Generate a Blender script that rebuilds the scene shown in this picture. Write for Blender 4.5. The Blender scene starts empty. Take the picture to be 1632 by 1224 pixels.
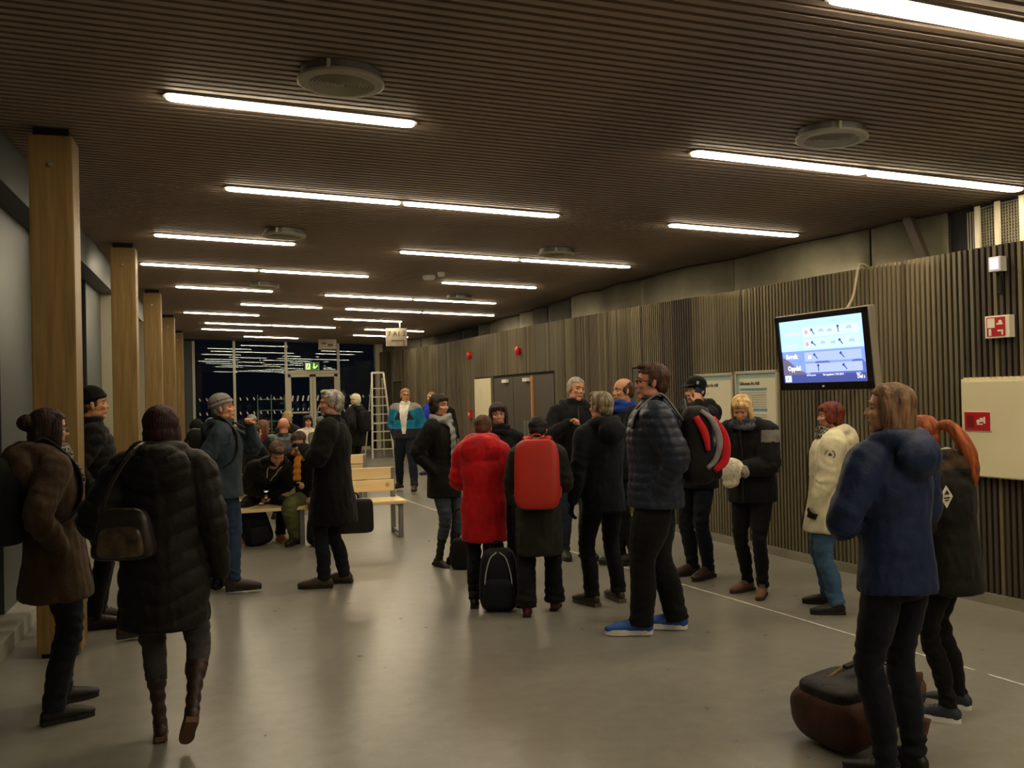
import bpy, bmesh, math, random
import numpy as np
from mathutils import Vector, Matrix
random.seed(7); RNG = np.random.default_rng(7)
S = bpy.context.scene; COL = S.collection
PI = math.pi
# ------------------------------------------------------------------ camera
cam_d = bpy.data.cameras.new('camera'); cam = bpy.data.objects.new('camera', cam_d); COL.objects.link(cam)
cam_d.sensor_width = 36; cam_d.lens = 1482.9*36/1632; cam_d.clip_start = .05; cam_d.clip_end = 300
cf, cr_, cu = Vector((0.29924, 0.95413, 0.00948)), Vector((0.95399, -0.29897, -0.02294)), Vector((0.01905, -0.01591, 0.99969))
cam.matrix_world = Matrix(((cr_.x, cu.x, -cf.x, 0), (cr_.y, cu.y, -cf.y, 0), (cr_.z, cu.z, -cf.z, 1.68), (0, 0, 0, 1)))
S.camera = cam
# ------------------------------------------------------------------ world: night outside
w = bpy.data.worlds.new('night'); S.world = w; w.use_nodes = True
w.node_tree.nodes['Background'].inputs[0].default_value = (.0018, .0022, .004, 1)
w.node_tree.nodes['Background'].inputs[1].default_value = 1.0
S.view_settings.view_transform = 'Standard'; S.view_settings.look = 'None'
S.view_settings.gamma = 1; S.view_settings.use_curve_mapping = False
S.view_settings.exposure = 0.50
LAMP_STRENGTH = 26.0
LAMP_COLOR = (1.0, .84, .58)
# ------------------------------------------------------------------ helpers
def lin(c):
    return tuple((v/12.92 if v <= .04045 else ((v+.055)/1.055)**2.4) for v in c)
def hexc(h):
    h = h.lstrip('#'); return lin(tuple(int(h[i:i+2], 16)/255 for i in (0, 2, 4)))
MATS = {}
def mat(name, color, rough=.6, metal=0, noise=0, nscale=8, bump=0, bscale=60, bdist=.01, stretch=(1, 1, 1), emit=None, estr=1,
        alpha=1, spec=.5, sheen=0, color2=None, coat=0, coords='Object', detail=4):
    """procedural Principled material; colour given as #rrggbb"""
    if name in MATS: return MATS[name]
    m = bpy.data.materials.new(name); m.use_nodes = True; nt = m.node_tree; p = nt.nodes['Principled BSDF']
    c = hexc(color) if isinstance(color, str) else color
    p.inputs['Base Color'].default_value = (*c, 1); p.inputs['Roughness'].default_value = rough
    p.inputs['Metallic'].default_value = metal; p.inputs['Specular IOR Level'].default_value = spec
    if sheen: p.inputs['Sheen Weight'].default_value = sheen*.3
    if coat: p.inputs['Coat Weight'].default_value = coat
    if alpha < 1: p.inputs['Alpha'].default_value = alpha
    if emit is not None:
        e = hexc(emit) if isinstance(emit, str) else emit
        p.inputs['Emission Color'].default_value = (*e, 1); p.inputs['Emission Strength'].default_value = estr
    tc = mp = None
    if noise or bump or color2:
        tc = nt.nodes.new('ShaderNodeTexCoord'); mp = nt.nodes.new('ShaderNodeMapping')
        mp.inputs['Scale'].default_value = stretch; nt.links.new(tc.outputs[coords], mp.inputs[0])
    if noise or color2:
        n = nt.nodes.new('ShaderNodeTexNoise'); n.inputs['Scale'].default_value = nscale; n.inputs['Detail'].default_value = detail
        nt.links.new(mp.outputs[0], n.inputs['Vector'])
        r = nt.nodes.new('ShaderNodeValToRGB'); r.color_ramp.elements[0].position = .35; r.color_ramp.elements[1].position = .65
        if color2:
            a, b = c, hexc(color2)
        else:
            a = tuple(v*(1-noise) for v in c); b = tuple(min(1, v*(1+noise)) for v in c)
        r.color_ramp.elements[0].color = (*a, 1); r.color_ramp.elements[1].color = (*b, 1)
        nt.links.new(n.outputs[0], r.inputs[0]); nt.links.new(r.outputs[0], p.inputs['Base Color'])
    if bump:
        n2 = nt.nodes.new('ShaderNodeTexNoise'); n2.inputs['Scale'].default_value = bscale; n2.inputs['Detail'].default_value = 3
        nt.links.new(mp.outputs[0], n2.inputs['Vector'])
        b = nt.nodes.new('ShaderNodeBump'); b.inputs['Strength'].default_value = bump; b.inputs['Distance'].default_value = bdist
        nt.links.new(n2.outputs[0], b.inputs['Height']); nt.links.new(b.outputs[0], p.inputs['Normal'])
    MATS[name] = m; return m
def fabric(color, rough=.85, noise=.18, sheen=.15):
    new = 'fabric '+color+str(rough) not in MATS
    if max(int(color[i:i+2], 16) for i in (1, 3, 5)) < 52: color = '#%02x%02x%02x' % tuple(int(int(color[i:i+2], 16)*.78) for i in (1, 3, 5)); new = 'fabric '+color+str(rough) not in MATS
    m = mat('fabric '+color+str(rough), color, rough, noise=noise, nscale=9, bump=.4, bscale=140, bdist=.003, sheen=sheen, spec=.25)
    if new:      # soft cloth creases on top of the weave
        nt = m.node_tree; b0 = next(n for n in nt.nodes if n.type == 'BUMP'); mp = next(n for n in nt.nodes if n.type == 'MAPPING')
        n = nt.nodes.new('ShaderNodeTexNoise'); n.inputs['Scale'].default_value = 13; n.inputs['Detail'].default_value = 3; n.inputs['Distortion'].default_value = .25
        b = nt.nodes.new('ShaderNodeBump'); b.inputs['Strength'].default_value = .6; b.inputs['Distance'].default_value = .014
        nt.links.new(mp.outputs[0], n.inputs['Vector']); nt.links.new(n.outputs[0], b.inputs['Height']); nt.links.new(b.outputs[0], b0.inputs['Normal'])
    return m
def mesh_np(name, V, F, m=None, smooth=True):
    me = bpy.data.meshes.new(name)
    me.from_pydata([tuple(v) for v in V], [], F) if not isinstance(F, np.ndarray) else None
    if isinstance(F, np.ndarray):
        V = np.asarray(V, np.float32); k = F.shape[1]
        me.vertices.add(len(V)); me.vertices.foreach_set('co', V.ravel())
        me.loops.add(F.size); me.loops.foreach_set('vertex_index', F.ravel().astype(np.int32))
        me.polygons.add(len(F)); me.polygons.foreach_set('loop_start', np.arange(0, F.size, k, dtype=np.int32))
        me.update(calc_edges=True)
    if m: me.materials.append(m)
    if smooth and len(me.polygons): me.polygons.foreach_set('use_smooth', [True]*len(me.polygons))
    me.update(); return me
def link(name, me, parent=None, loc=None, rot=None, scale=None, M=None):
    o = bpy.data.objects.new(name, me); COL.objects.link(o)
    if parent: o.parent = parent
    if loc is not None: o.location = loc
    if rot is not None: o.rotation_euler = rot
    if scale is not None: o.scale = scale
    if M is not None: o.matrix_local = M
    return o
def empty(name, loc=(0, 0, 0), rotz=0):
    o = bpy.data.objects.new(name, None); COL.objects.link(o); o.empty_display_size = .2
    o.location = loc; o.rotation_euler = (0, 0, rotz); return o
def tag(o, label=None, cat=None, group=None, kind=None):
    if label: o['label'] = label
    if cat: o['category'] = cat
    if group: o['group'] = group
    if kind: o['kind'] = kind
    return o
class B:
    """bmesh builder: boxes, cylinders, tubes joined into one part"""
    def __init__(s): s.bm = bmesh.new()
    def box(s, c, d, rot=None, bev=0, M=None):
        mx = Matrix.Translation(c) @ (rot.to_4x4() if rot else Matrix.Identity(4)) @ Matrix.Diagonal((*d, 1))
        if M: mx = M @ mx
        r = bmesh.ops.create_cube(s.bm, size=1, matrix=mx)
        if bev:
            es = list({e for v in r['verts'] for e in v.link_edges})
            bmesh.ops.bevel(s.bm, geom=es, offset=bev, segments=2, affect='EDGES', profile=.7)
        return s
    def cyl(s, c, r, h, axis='z', n=20, r2=None, M=None):
        R = {'z': Matrix.Identity(4), 'x': Matrix.Rotation(PI/2, 4, 'Y'), 'y': Matrix.Rotation(PI/2, 4, 'X')}[axis]
        mx = Matrix.Translation(c) @ R
        if M: mx = M @ mx
        bmesh.ops.create_cone(s.bm, cap_ends=True, segments=n, radius1=r, radius2=r if r2 is None else r2, depth=h, matrix=mx); return s
    def sph(s, c, r, n=12, sc=(1, 1, 1)):
        bmesh.ops.create_uvsphere(s.bm, u_segments=n, v_segments=max(6, n//2+2), radius=r, matrix=Matrix.Translation(c) @ Matrix.Diagonal((*sc, 1))); return s
    def poly(s, pts, h, axis=Vector((0, 0, 1))):
        """prism: closed outline extruded along axis*h"""
        a = [s.bm.verts.new(p) for p in pts]; b = [s.bm.verts.new(Vector(p)+axis*h) for p in pts]
        s.bm.faces.new(a); s.bm.faces.new(b[::-1]); n = len(pts)
        for i in range(n): s.bm.faces.new((a[(i+1) % n], a[i], b[i], b[(i+1) % n]))
        return s
    def tube(s, pts, rad, n=8, closed=False):
        V, F = tube_vf(pts, rad if hasattr(rad, '__len__') else [rad]*len(pts), n, sub=3 if 3 <= len(pts) <= 8 else 1)
        vs = [s.bm.verts.new(v) for v in V]
        for f in F: s.bm.faces.new([vs[i] for i in f])
        return s
    def done(s, name, m, parent=None, loc=None, rotz=0, smooth=False, M=None):
        bmesh.ops.recalc_face_normals(s.bm, faces=s.bm.faces)
        me = bpy.data.meshes.new(name); s.bm.to_mesh(me); s.bm.free()
        if m: me.materials.append(m)
        if smooth: me.polygons.foreach_set('use_smooth', [True]*len(me.polygons))
        return link(name, me, parent, loc, (0, 0, rotz) if rotz else None, M=M)
def bx(name, c, d, m, parent=None, bev=0, rot=None): return B().box(c, d, rot, bev).done(name, m, parent)
def catmull(P, sub):
    P = np.asarray(P, float)
    if sub <= 1 or len(P) < 3: return P
    Q = np.vstack([2*P[0]-P[1], P, 2*P[-1]-P[-2]]); out = []
    for i in range(1, len(Q)-2):
        for t in np.arange(sub)/sub:
            a, b, c, d = Q[i-1], Q[i], Q[i+1], Q[i+2]
            out.append(.5*((2*b)+(-a+c)*t+(2*a-5*b+4*c-d)*t*t+(-a+3*b-3*c+d)*t**3))
    out.append(P[-1]); return np.array(out)
def tube_vf(pts, rad, n=10, sub=4, flat=None):
    """tapered tube through pts; rad scalars or (rx, ry) pairs; flat=(up vector) orients rx axis"""
    P = np.asarray(pts, float); Rr = np.array([(r, r) if not hasattr(r, '__len__') else r for r in rad], float)
    A = catmull(np.hstack([P, Rr]), sub); P = A[:, :3]; Rr = np.abs(A[:, 3:])
    T = np.gradient(P, axis=0); T /= np.linalg.norm(T, axis=1)[:, None]+1e-9
    ref = np.array(flat if flat is not None else ((1, 0, 0) if abs(T[0][0]) < .8 else (0, 1, 0)), float)
    V = []; 
    for p, t, (ra, rb) in zip(P, T, Rr):
        a = ref-t*(ref@t); a /= np.linalg.norm(a)+1e-9; b = np.cross(t, a)
        if flat is None: ref = a
        for k in range(n):
            th = 2*PI*k/n; V.append(p+a*ra*math.cos(th)+b*rb*math.sin(th))
    F = []; m = len(P)
    for i in range(m-1):
        for k in range(n): F.append((i*n+k, i*n+(k+1) % n, (i+1)*n+(k+1) % n, (i+1)*n+k))
    F.append(tuple(range(n))[::-1]); F.append(tuple((m-1)*n+k for k in range(n)))
    return V, F
class L:
    """lumps fused into one continuous surface by a voxel remesh"""
    def __init__(s): s.V = []; s.F = []
    def add(s, V, F):
        o = len(s.V); s.V += [tuple(v) for v in V]; s.F += [tuple(i+o for i in f) for f in F]; return s
    def tube(s, pts, rad, n=12, sub=4, flat=None, ends=True):
        s.add(*tube_vf(pts, rad, n, sub, flat))
        if ends:
            for p, r in ((pts[0], rad[0]), (pts[-1], rad[-1])):
                if not hasattr(r, '__len__'): s.ell(p, (r, r, r), n=10)
        return s
    def ell(s, c, r, rot=None, n=14):
        V = []; F = []; m = n//2+1
        for i in range(m+1):
            ph = PI*i/m
            for k in range(n):
                th = 2*PI*k/n; v = np.array((math.sin(ph)*math.cos(th)*r[0], math.sin(ph)*math.sin(th)*r[1], math.cos(ph)*r[2]))
                if i in (0, m): v[:2] = 0; v += np.array((math.cos(th), math.sin(th), 0))*1e-4
                if rot is not None: v = rot @ v
                V.append(v+np.asarray(c))
        for i in range(m):
            for k in range(n): F.append((i*n+k, (i+1)*n+k, (i+1)*n+(k+1) % n, i*n+(k+1) % n))
        F.append(tuple(range(n))); F.append(tuple(m*n+k for k in range(n))[::-1])
        return s.add(V, F)
    def box(s, c, d, rot=None):
        V = [np.array((x, y, z))*np.array(d)/2 for x in (-1, 1) for y in (-1, 1) for z in (-1, 1)]
        if rot is not None: V = [rot @ v for v in V]
        V = [v+np.asarray(c) for v in V]
        return s.add(V, [(0, 1, 3, 2), (4, 6, 7, 5), (0, 4, 5, 1), (2, 3, 7, 6), (0, 2, 6, 4), (1, 5, 7, 3)])
TMP = bpy.data.scenes.new('tmp')
def tmp_dg():
    with bpy.context.temp_override(scene=TMP, view_layer=TMP.view_layers[0]):
        dg = bpy.context.evaluated_depsgraph_get(); dg.update(); return dg
def remesh(l, voxel, smooth=2, adapt=0):
    """returns verts, quads, normals"""
    me = mesh_np('tmp', l.V, l.F, smooth=False)
    bm = bmesh.new(); bm.from_mesh(me); bmesh.ops.recalc_face_normals(bm, faces=bm.faces); bm.to_mesh(me); bm.free()
    o = bpy.data.objects.new('tmp', me); TMP.collection.objects.link(o)
    md = o.modifiers.new('r', 'REMESH'); md.mode = 'VOXEL'; md.voxel_size = voxel; md.adaptivity = adapt
    if smooth:
        sm = o.modifiers.new('s', 'SMOOTH'); sm.factor = .5; sm.iterations = smooth
    dg = tmp_dg()
    ev = o.evaluated_get(dg); em = ev.to_mesh(); n = len(em.vertices)
    V = np.empty(n*3, np.float32); em.vertices.foreach_get('co', V); N = np.empty(n*3, np.float32); em.vertices.foreach_get('normal', N)
    Lc = len(em.loops); idx = np.empty(Lc, np.int32); em.loops.foreach_get('vertex_index', idx)
    npol = len(em.polygons)
    Q = idx.reshape(npol, 4) if Lc == npol*4 else None
    if Q is None:
        Q = np.array([(p.vertices[0], p.vertices[1], p.vertices[2], p.vertices[3 if len(p.vertices) > 3 else 2]) for p in em.polygons])
    ev.to_mesh_clear(); bpy.data.objects.remove(o); bpy.data.meshes.remove(me)
    return V.reshape(-1, 3).astype(float), Q, N.reshape(-1, 3).astype(float)
def nz(V, f, seed, oct=3):
    """cheap smooth noise from warped sines, -1..1"""
    r = np.random.default_rng(seed); out = np.zeros(len(V)); amp = 1; tot = 0
    for o in range(oct):
        for k in range(3):
            d = r.normal(size=3); d /= np.linalg.norm(d); e = r.normal(size=3); e /= np.linalg.norm(e)
            out += amp*np.sin(V@d*f+1.3*np.sin(V@e*f*.8+r.uniform(0, 6))+r.uniform(0, 6)); tot += amp
        f *= 2.1; amp *= .5
    return out/tot
def rotm(x=0, y=0, z=0):
    return np.array(Matrix.Rotation(z, 3, 'Z') @ Matrix.Rotation(y, 3, 'Y') @ Matrix.Rotation(x, 3, 'X'))
def text_obj(name, body, size, m, parent, M, align='LEFT', bold=0, extrude=.0006):
    cu_ = bpy.data.curves.new(name, 'FONT'); cu_.body = body; cu_.size = size; cu_.align_x = align; cu_.offset = bold; cu_.extrude = extrude; cu_.resolution_u = 2
    o = bpy.data.objects.new('t', cu_); TMP.collection.objects.link(o)
    dg = tmp_dg()
    me = bpy.data.meshes.new_from_object(o.evaluated_get(dg)); bpy.data.objects.remove(o); me.name = name
    me.materials.clear(); me.materials.append(m)
    return link(name, me, parent, M=M)

# ------------------------------------------------------------------ materials of the hall
def floor_material():
    m = bpy.data.materials.new('polished concrete'); m.use_nodes = True; nt = m.node_tree; p = nt.nodes['Principled BSDF']; N = nt.nodes.new
    tc = N('ShaderNodeTexCoord')
    n1 = N('ShaderNodeTexNoise'); n1.inputs['Scale'].default_value = .9; n1.inputs['Detail'].default_value = 6; n1.inputs['Roughness'].default_value = .6
    n2 = N('ShaderNodeTexNoise'); n2.inputs['Scale'].default_value = 9; n2.inputs['Detail'].default_value = 5
    vo = N('ShaderNodeTexVoronoi'); vo.inputs['Scale'].default_value = 32
    for n in (n1, n2, vo): nt.links.new(tc.outputs['Object'], n.inputs['Vector'])
    mx = N('ShaderNodeMath'); mx.operation = 'ADD'; nt.links.new(n1.outputs[0], mx.inputs[0]); nt.links.new(n2.outputs[0], mx.inputs[1])
    r = N('ShaderNodeValToRGB'); nt.links.new(mx.outputs[0], r.inputs[0])
    mh = N('ShaderNodeMath'); mh.operation = 'MULTIPLY'; mh.inputs[1].default_value = .5; nt.links.new(mx.outputs[0], mh.inputs[0]); nt.links.new(mh.outputs[0], r.inputs[0])
    e = r.color_ramp.elements; e[0].position = .30; e[0].color = (*hexc('#7d7a70'), 1); e[1].position = .72; e[1].color = (*hexc('#96938a'), 1)
    # pale aggregate specks
    r2 = N('ShaderNodeValToRGB'); r2.color_ramp.elements[0].position = .05; r2.color_ramp.elements[0].color = (1, 1, 1, 1)
    r2.color_ramp.elements[1].position = .11; r2.color_ramp.elements[1].color = (0, 0, 0, 1); nt.links.new(vo.outputs['Distance'], r2.inputs[0])
    mm = N('ShaderNodeMix'); mm.data_type = 'RGBA'; mm.inputs['B'].default_value = (*hexc('#c9c4b2'), 1)
    nt.links.new(r.outputs[0], mm.inputs['A']); 
    ms = N('ShaderNodeMath'); ms.operation = 'MULTIPLY'; ms.inputs[1].default_value = .75; nt.links.new(r2.outputs[0], ms.inputs[0]); nt.links.new(ms.outputs[0], mm.inputs['Factor'])
    nt.links.new(mm.outputs['Result'], p.inputs['Base Color'])
    rr = N('ShaderNodeMapRange'); rr.inputs['To Min'].default_value = .26; rr.inputs['To Max'].default_value = .31; nt.links.new(n2.outputs[0], rr.inputs[0])
    nt.links.new(rr.outputs[0], p.inputs['Roughness']); p.inputs['Specular IOR Level'].default_value = .5
    return m
M_floor = floor_material()
M_slat_ceil = mat('brown ceiling slat', '#9a887a', .6, noise=.2, nscale=3, stretch=(.3, 3, 3))
M_black = mat('matte black backing', '#2c241f', .9)
M_darkback = mat('dark wall backing', '#14110e', .9)
SLATS = [mat('wall slat %s' % n, c, .75, noise=.35, nscale=5, stretch=(3, 3, .35), bump=.4, bscale=40, bdist=.003) for n, c in
         (('olive', '#6a6048'), ('brown', '#5e513e'), ('grey', '#66604e'), ('dark', '#433a30'), ('pale', '#786d55'))]
def wood(name, a, b, scale=3, rough=.45):
    m = bpy.data.materials.new(name); m.use_nodes = True; nt = m.node_tree; p = nt.nodes['Principled BSDF']; N = nt.nodes.new
    tc = N('ShaderNodeTexCoord'); mp = N('ShaderNodeMapping'); mp.inputs['Scale'].default_value = (7, 7, .5) if scale > 0 else (.5, 7, 7)
    nt.links.new(tc.outputs['Object'], mp.inputs[0])
    n = N('ShaderNodeTexNoise'); n.inputs['Scale'].default_value = abs(scale); n.inputs['Detail'].default_value = 7; n.inputs['Distortion'].default_value = .6
    nt.links.new(mp.outputs[0], n.inputs['Vector'])
    r = N('ShaderNodeValToRGB'); e = r.color_ramp.elements; e[0].position = .3; e[0].color = (*hexc(a), 1); e[1].position = .68; e[1].color = (*hexc(b), 1)
    nt.links.new(n.outputs[0], r.inputs[0])
    vo = N('ShaderNodeTexVoronoi'); vo.inputs['Scale'].default_value = 2.3; nt.links.new(tc.outputs['Object'], vo.inputs['Vector'])
    r2 = N('ShaderNodeValToRGB'); e = r2.color_ramp.elements; e[0].position = .03; e[0].color = (1, 1, 1, 1); e[1].position = .09; e[1].color = (0, 0, 0, 1)
    nt.links.new(vo.outputs['Distance'], r2.inputs[0])
    mm = N('ShaderNodeMix'); mm.data_type = 'RGBA'; k = hexc(a); mm.inputs['B'].default_value = (k[0]*.35, k[1]*.3, k[2]*.25, 1)
    nt.links.new(r.outputs[0], mm.inputs['A']); nt.links.new(r2.outputs[0], mm.inputs['Factor'])
    nt.links.new(mm.outputs['Result'], p.inputs['Base Color']); p.inputs['Roughness'].default_value = rough
    return m
M_glulam = wood('glulam spruce', '#7a6034', '#987a4a', 3, .5)
M_pine = wood('pale pine plank', '#efcd90', '#fbe4b2', -3, .45)
M_steel = mat('grey painted steel', '#8b8b88', .45, metal=.5, noise=.06)
M_darksteel = mat('dark steel shoe', '#241f1e', .5, metal=.6)
M_alu = mat('pale aluminium profile', '#c8c3ae', .4, metal=.35)
M_frame = mat('grey aluminium panel', '#4b5354', .45, metal=.25, noise=.04, nscale=2)
M_sill = mat('pale concrete sill', '#a8a597', .6, noise=.1, nscale=6)
M_white = mat('white plastic', '#e9e6dc', .4)
M_cream = mat('cream painted metal', '#e6dcb8', .45, noise=.03, nscale=3)
M_red = mat('red plastic', '#c1181c', .35)
M_skirt = mat('grey skirting', '#8a8574', .6, noise=.08)
M_door = mat('dark grey door leaf', '#4a4238', .6, noise=.08, nscale=2)
def glass_material(name, refl, tint=(.75, .85, .82), ior_mix=.5):
    """dark night glazing: sees through to the night and mirrors the hall"""
    m = bpy.data.materials.new(name); m.use_nodes = True; nt = m.node_tree; nt.nodes.remove(nt.nodes['Principled BSDF']); N = nt.nodes.new
    out = nt.nodes['Material Output']; t = N('ShaderNodeBsdfTransparent'); t.inputs[0].default_value = (*tint, 1)
    g = N('ShaderNodeBsdfGlossy'); g.inputs['Roughness'].default_value = .01; g.inputs[0].default_value = (.9, .95, 1, 1)
    fr = N('ShaderNodeFresnel'); fr.inputs['IOR'].default_value = 1.55
    mp = N('ShaderNodeMath'); mp.operation = 'MULTIPLY_ADD'; mp.inputs[1].default_value = ior_mix*2; mp.inputs[2].default_value = refl; mp.use_clamp = True
    nt.links.new(fr.outputs[0], mp.inputs[0]); mx = N('ShaderNodeMixShader'); nt.links.new(mp.outputs[0], mx.inputs[0])
    nt.links.new(t.outputs[0], mx.inputs[1]); nt.links.new(g.outputs[0], mx.inputs[2]); nt.links.new(mx.outputs[0], out.inputs[0]); return m
M_glass = glass_material('night glazing', .12)
def mix_diffuse(m):
    nt = m.node_tree; d = nt.nodes.new('ShaderNodeBsdfDiffuse'); d.inputs[0].default_value = (*hexc('#3e4437'), 1); mx = nt.nodes.new('ShaderNodeMixShader'); mx.inputs[0].default_value = .6
    o = nt.nodes['Material Output']; src = o.inputs[0].links[0].from_socket; nt.links.new(src, mx.inputs[1]); nt.links.new(d.outputs[0], mx.inputs[2]); nt.links.new(mx.outputs[0], o.inputs[0])
mix_diffuse(M_glass)      # side facade panes: flat grey-green mixed over the clear glass
def lampmat():
    m = bpy.data.materials.new('lit tube diffuser'); m.use_nodes = True; nt = m.node_tree; nt.nodes.remove(nt.nodes['Principled BSDF'])
    e = nt.nodes.new('ShaderNodeEmission'); e.inputs[0].default_value = (*LAMP_COLOR, 1); e.inputs[1].default_value = LAMP_STRENGTH
    nt.links.new(e.outputs[0], nt.nodes['Material Output'].inputs[0]); return m
M_lamp = lampmat()

# ------------------------------------------------------------------ setting
YB, YF = -5.0, 29.5           # back of the hall and the glass front
CZ = lambda x: 3.478-0.03669*x
WALLP = [(5.75, -5.0), (5.72, 2.0), (5.66, 4.0), (5.60, 5.1), (5.44, 6.2), (5.31, 7.4), (5.19, 8.9), (5.10, 9.9), (5.04, 11.2), (5.01, 13.2), (5.02, 15), (5.06, 17), (5.15, 20), (5.2, 23), (5.18, 25.5), (5.0, 27.5), (4.72, 28.7)]
def wallx(y):
    return float(np.interp(y, [p[1] for p in WALLP], [p[0] for p in WALLP]))
def walltop(y): return 2.70+max(0, y-8.5)*.0164
fl = B().box((2.4, 12.2, -.1), (11.6, 35.6, .2)).done('floor', M_floor); tag(fl, kind='structure')
# ceiling: black board with one slat per rib
cl = B(); 
Mc = Matrix.Translation((0, 0, 3.478)) @ Matrix.Rotation(math.atan(.03669), 4, 'Y')
cl.box((2.6, (YB+YF)/2, .10), (8.6, YF-YB+.4, .08), M=Mc)
ceiling = cl.done('ceiling', M_black); tag(ceiling, kind='structure')
b = B().box((2.55, 0, .022), (8.2, .048, .038), M=Mc); b = b.done('slat', M_slat_ceil, ceiling)
slat_me = b.data; b.location = (0, 3.2, 0)
y = 3.2+.081; n = 1
while y < YF-.05 and n < 298:
    o = link('slat', slat_me, ceiling, loc=(0, y, 0)); y += .081; n += 1
ls = B(); yy = y
while yy < YF-.05: ls.box((2.55, yy, .022), (8.2, .048, .038), M=Mc); yy += .081
yy = 3.2-.081
while yy > YB+.1: ls.box((2.55, yy, .022), (8.2, .048, .038), M=Mc); yy -= .081
o = ls.done('slat', M_slat_ceil, ceiling); tag(o, kind='stuff')
# slatted wall: backing, one batten per slat
def offs(pts, d):
    out = []
    for i, p in enumerate(pts):
        a = pts[max(0, i-1)]; c = pts[min(len(pts)-1, i+1)]; e = Vector((c[0]-a[0], c[1]-a[1])).normalized(); out.append((p[0]+e.y*d, p[1]-e.x*d))
    return out
def ribbon(name, pts, thick, z0, z1, m, parent=None, kind=None):
    bm = bmesh.new(); A = offs(pts, 0); Bk = offs(pts, thick); cols = []
    for a, c, p in zip(A, Bk, pts):
        za = z0(p[1]) if callable(z0) else z0; zb = z1(p[1]) if callable(z1) else z1
        cols.append([bm.verts.new((a[0], a[1], za)), bm.verts.new((a[0], a[1], zb)), bm.verts.new((c[0], c[1], zb)), bm.verts.new((c[0], c[1], za))])
    for p, q in zip(cols, cols[1:]):
        for i in range(4): bm.faces.new((p[i], p[(i+1) % 4], q[(i+1) % 4], q[i]))
    bm.faces.new(cols[0]); bm.faces.new(cols[-1][::-1]); bmesh.ops.recalc_face_normals(bm, faces=bm.faces)
    me = bpy.data.meshes.new(name); bm.to_mesh(me); bm.free(); me.materials.append(m); o = link(name, me, parent)
    if kind: tag(o, kind=kind)
    return o
WP = offs(WALLP, .03)
wall_right = ribbon('wall_right', WP, .12, 0, lambda y: walltop(y)-.01, M_darkback, kind='structure')
ribbon('baseboard_right', offs(WALLP, -.012), .045, 0, .085, M_skirt, kind='structure')
DOORS = [(10.12, 10.96, 1.95), (13.72, 17.42, 1.995), (17.6, 19.05, 1.99), (26.87, 27.75, 2.07)]
PITCH = .05; cum = [0]
for p, q in zip(WALLP, WALLP[1:]): cum.append(cum[-1]+math.dist(p, q))
def at_len(s):
    i = max(j for j in range(len(cum)) if cum[j] <= s); i = min(i, len(WALLP)-2); t = (s-cum[i])/(cum[i+1]-cum[i])
    p, q = WALLP[i], WALLP[i+1]; return p[0]+(q[0]-p[0])*t, p[1]+(q[1]-p[1])*t, math.atan2(-(q[0]-p[0]), q[1]-p[1])
unit = {}
for i, m in enumerate(SLATS):
    me = bpy.data.meshes.new('slat'); bm = bmesh.new(); bmesh.ops.create_cube(bm, size=1, matrix=Matrix.Translation((.5, 0, .5))); bm.to_mesh(me); bm.free(); me.materials.append(m); unit[i] = me
s = 9.15; cnt = 0; rest = [B() for _ in SLATS]; rr = random.Random(3); tone = 0
while s < cum[-1]-.02:
    x, y, a = at_len(s)
    z0 = .086
    for d in DOORS:
        if d[0] <= y <= d[1]: z0 = d[2]+.02
    if rr.random() < .25: tone = rr.choice([0, 0, 1, 1, 2, 3, 4])
    k = tone if rr.random() < .7 else rr.choice([0, 1, 2, 3, 4]); h = walltop(y)-z0
    if cnt < 298:
        link('slat', unit[k], wall_right, loc=(x, y, z0), rot=(0, 0, a), scale=(.034, .027, h))
    else:
        rest[k].box((x+.017, y, z0+h/2), (.034, .030, h), rot=Matrix.Rotation(a, 3, 'Z'))
    cnt += 1; s += PITCH
s = .05
while s < 9.12:
    x, y, a = at_len(s); rest[1].box((x+.017, y, .086+1.3), (.034, .03, 2.6), rot=Matrix.Rotation(a, 3, 'Z')); s += PITCH
for k, rb in enumerate(rest): tag(rb.done('slat', SLATS[k], wall_right), kind='stuff')
# doors in the slatted wall (flush dark leaves) and the cream opening
def wall_panel(name, y0, y1, z0, z1, m, parent=None, out=.012, th=.03):
    x0, x1 = wallx(y0), wallx(y1); L_ = math.hypot(x1-x0, y1-y0); a = math.atan2(-(x1-x0), y1-y0)
    return B().box((th/2-out, 0, (z0+z1)/2), (th, L_, z1-z0)).done(name, m, parent, loc=((x0+x1)/2, (y0+y1)/2, 0), rotz=a)
def keep(o, p):
    o.parent = p; o.matrix_parent_inverse = p.matrix_basis.inverted(); return o
d1 = wall_panel('door_1', 10.14, 10.94, .01, 1.95, M_door, out=-.01); tag(d1, kind='structure')
d2 = wall_panel('door_2', 13.76, 17.38, .01, 1.985, M_darkback, out=-.03); tag(d2, kind='structure')
for (a, c) in ((14.92, 16.0), (16.03, 17.34), (13.8, 14.80)): keep(wall_panel('door_leaf', a, c, .02, 1.965, M_door, out=-.004, th=.03), d2)
M_copper = mat('bare copper toned edge', '#c98a52', .45, metal=.2)
keep(wall_panel('door_edge', 14.82, 14.90, .02, 1.965, M_copper, out=.02, th=.05), d2)
for yy in (14.98, 16.3): keep(wall_panel('door_closer', yy, yy+.30, 1.87, 1.93, M_white, out=.05, th=.05), d2)
for yy in (14.95, 15.15): keep(wall_panel('door_handle', yy, yy+.05, .95, 1.2, M_steel, out=.06, th=.03), d2)
d3 = wall_panel('door_3', 17.64, 19.02, .01, 1.985, M_cream, out=-.01); tag(d3, kind='structure')
d4 = wall_panel('door_4', 26.9, 27.7, .01, 2.06, M_door, out=-.01); tag(d4, kind='structure')
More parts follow.
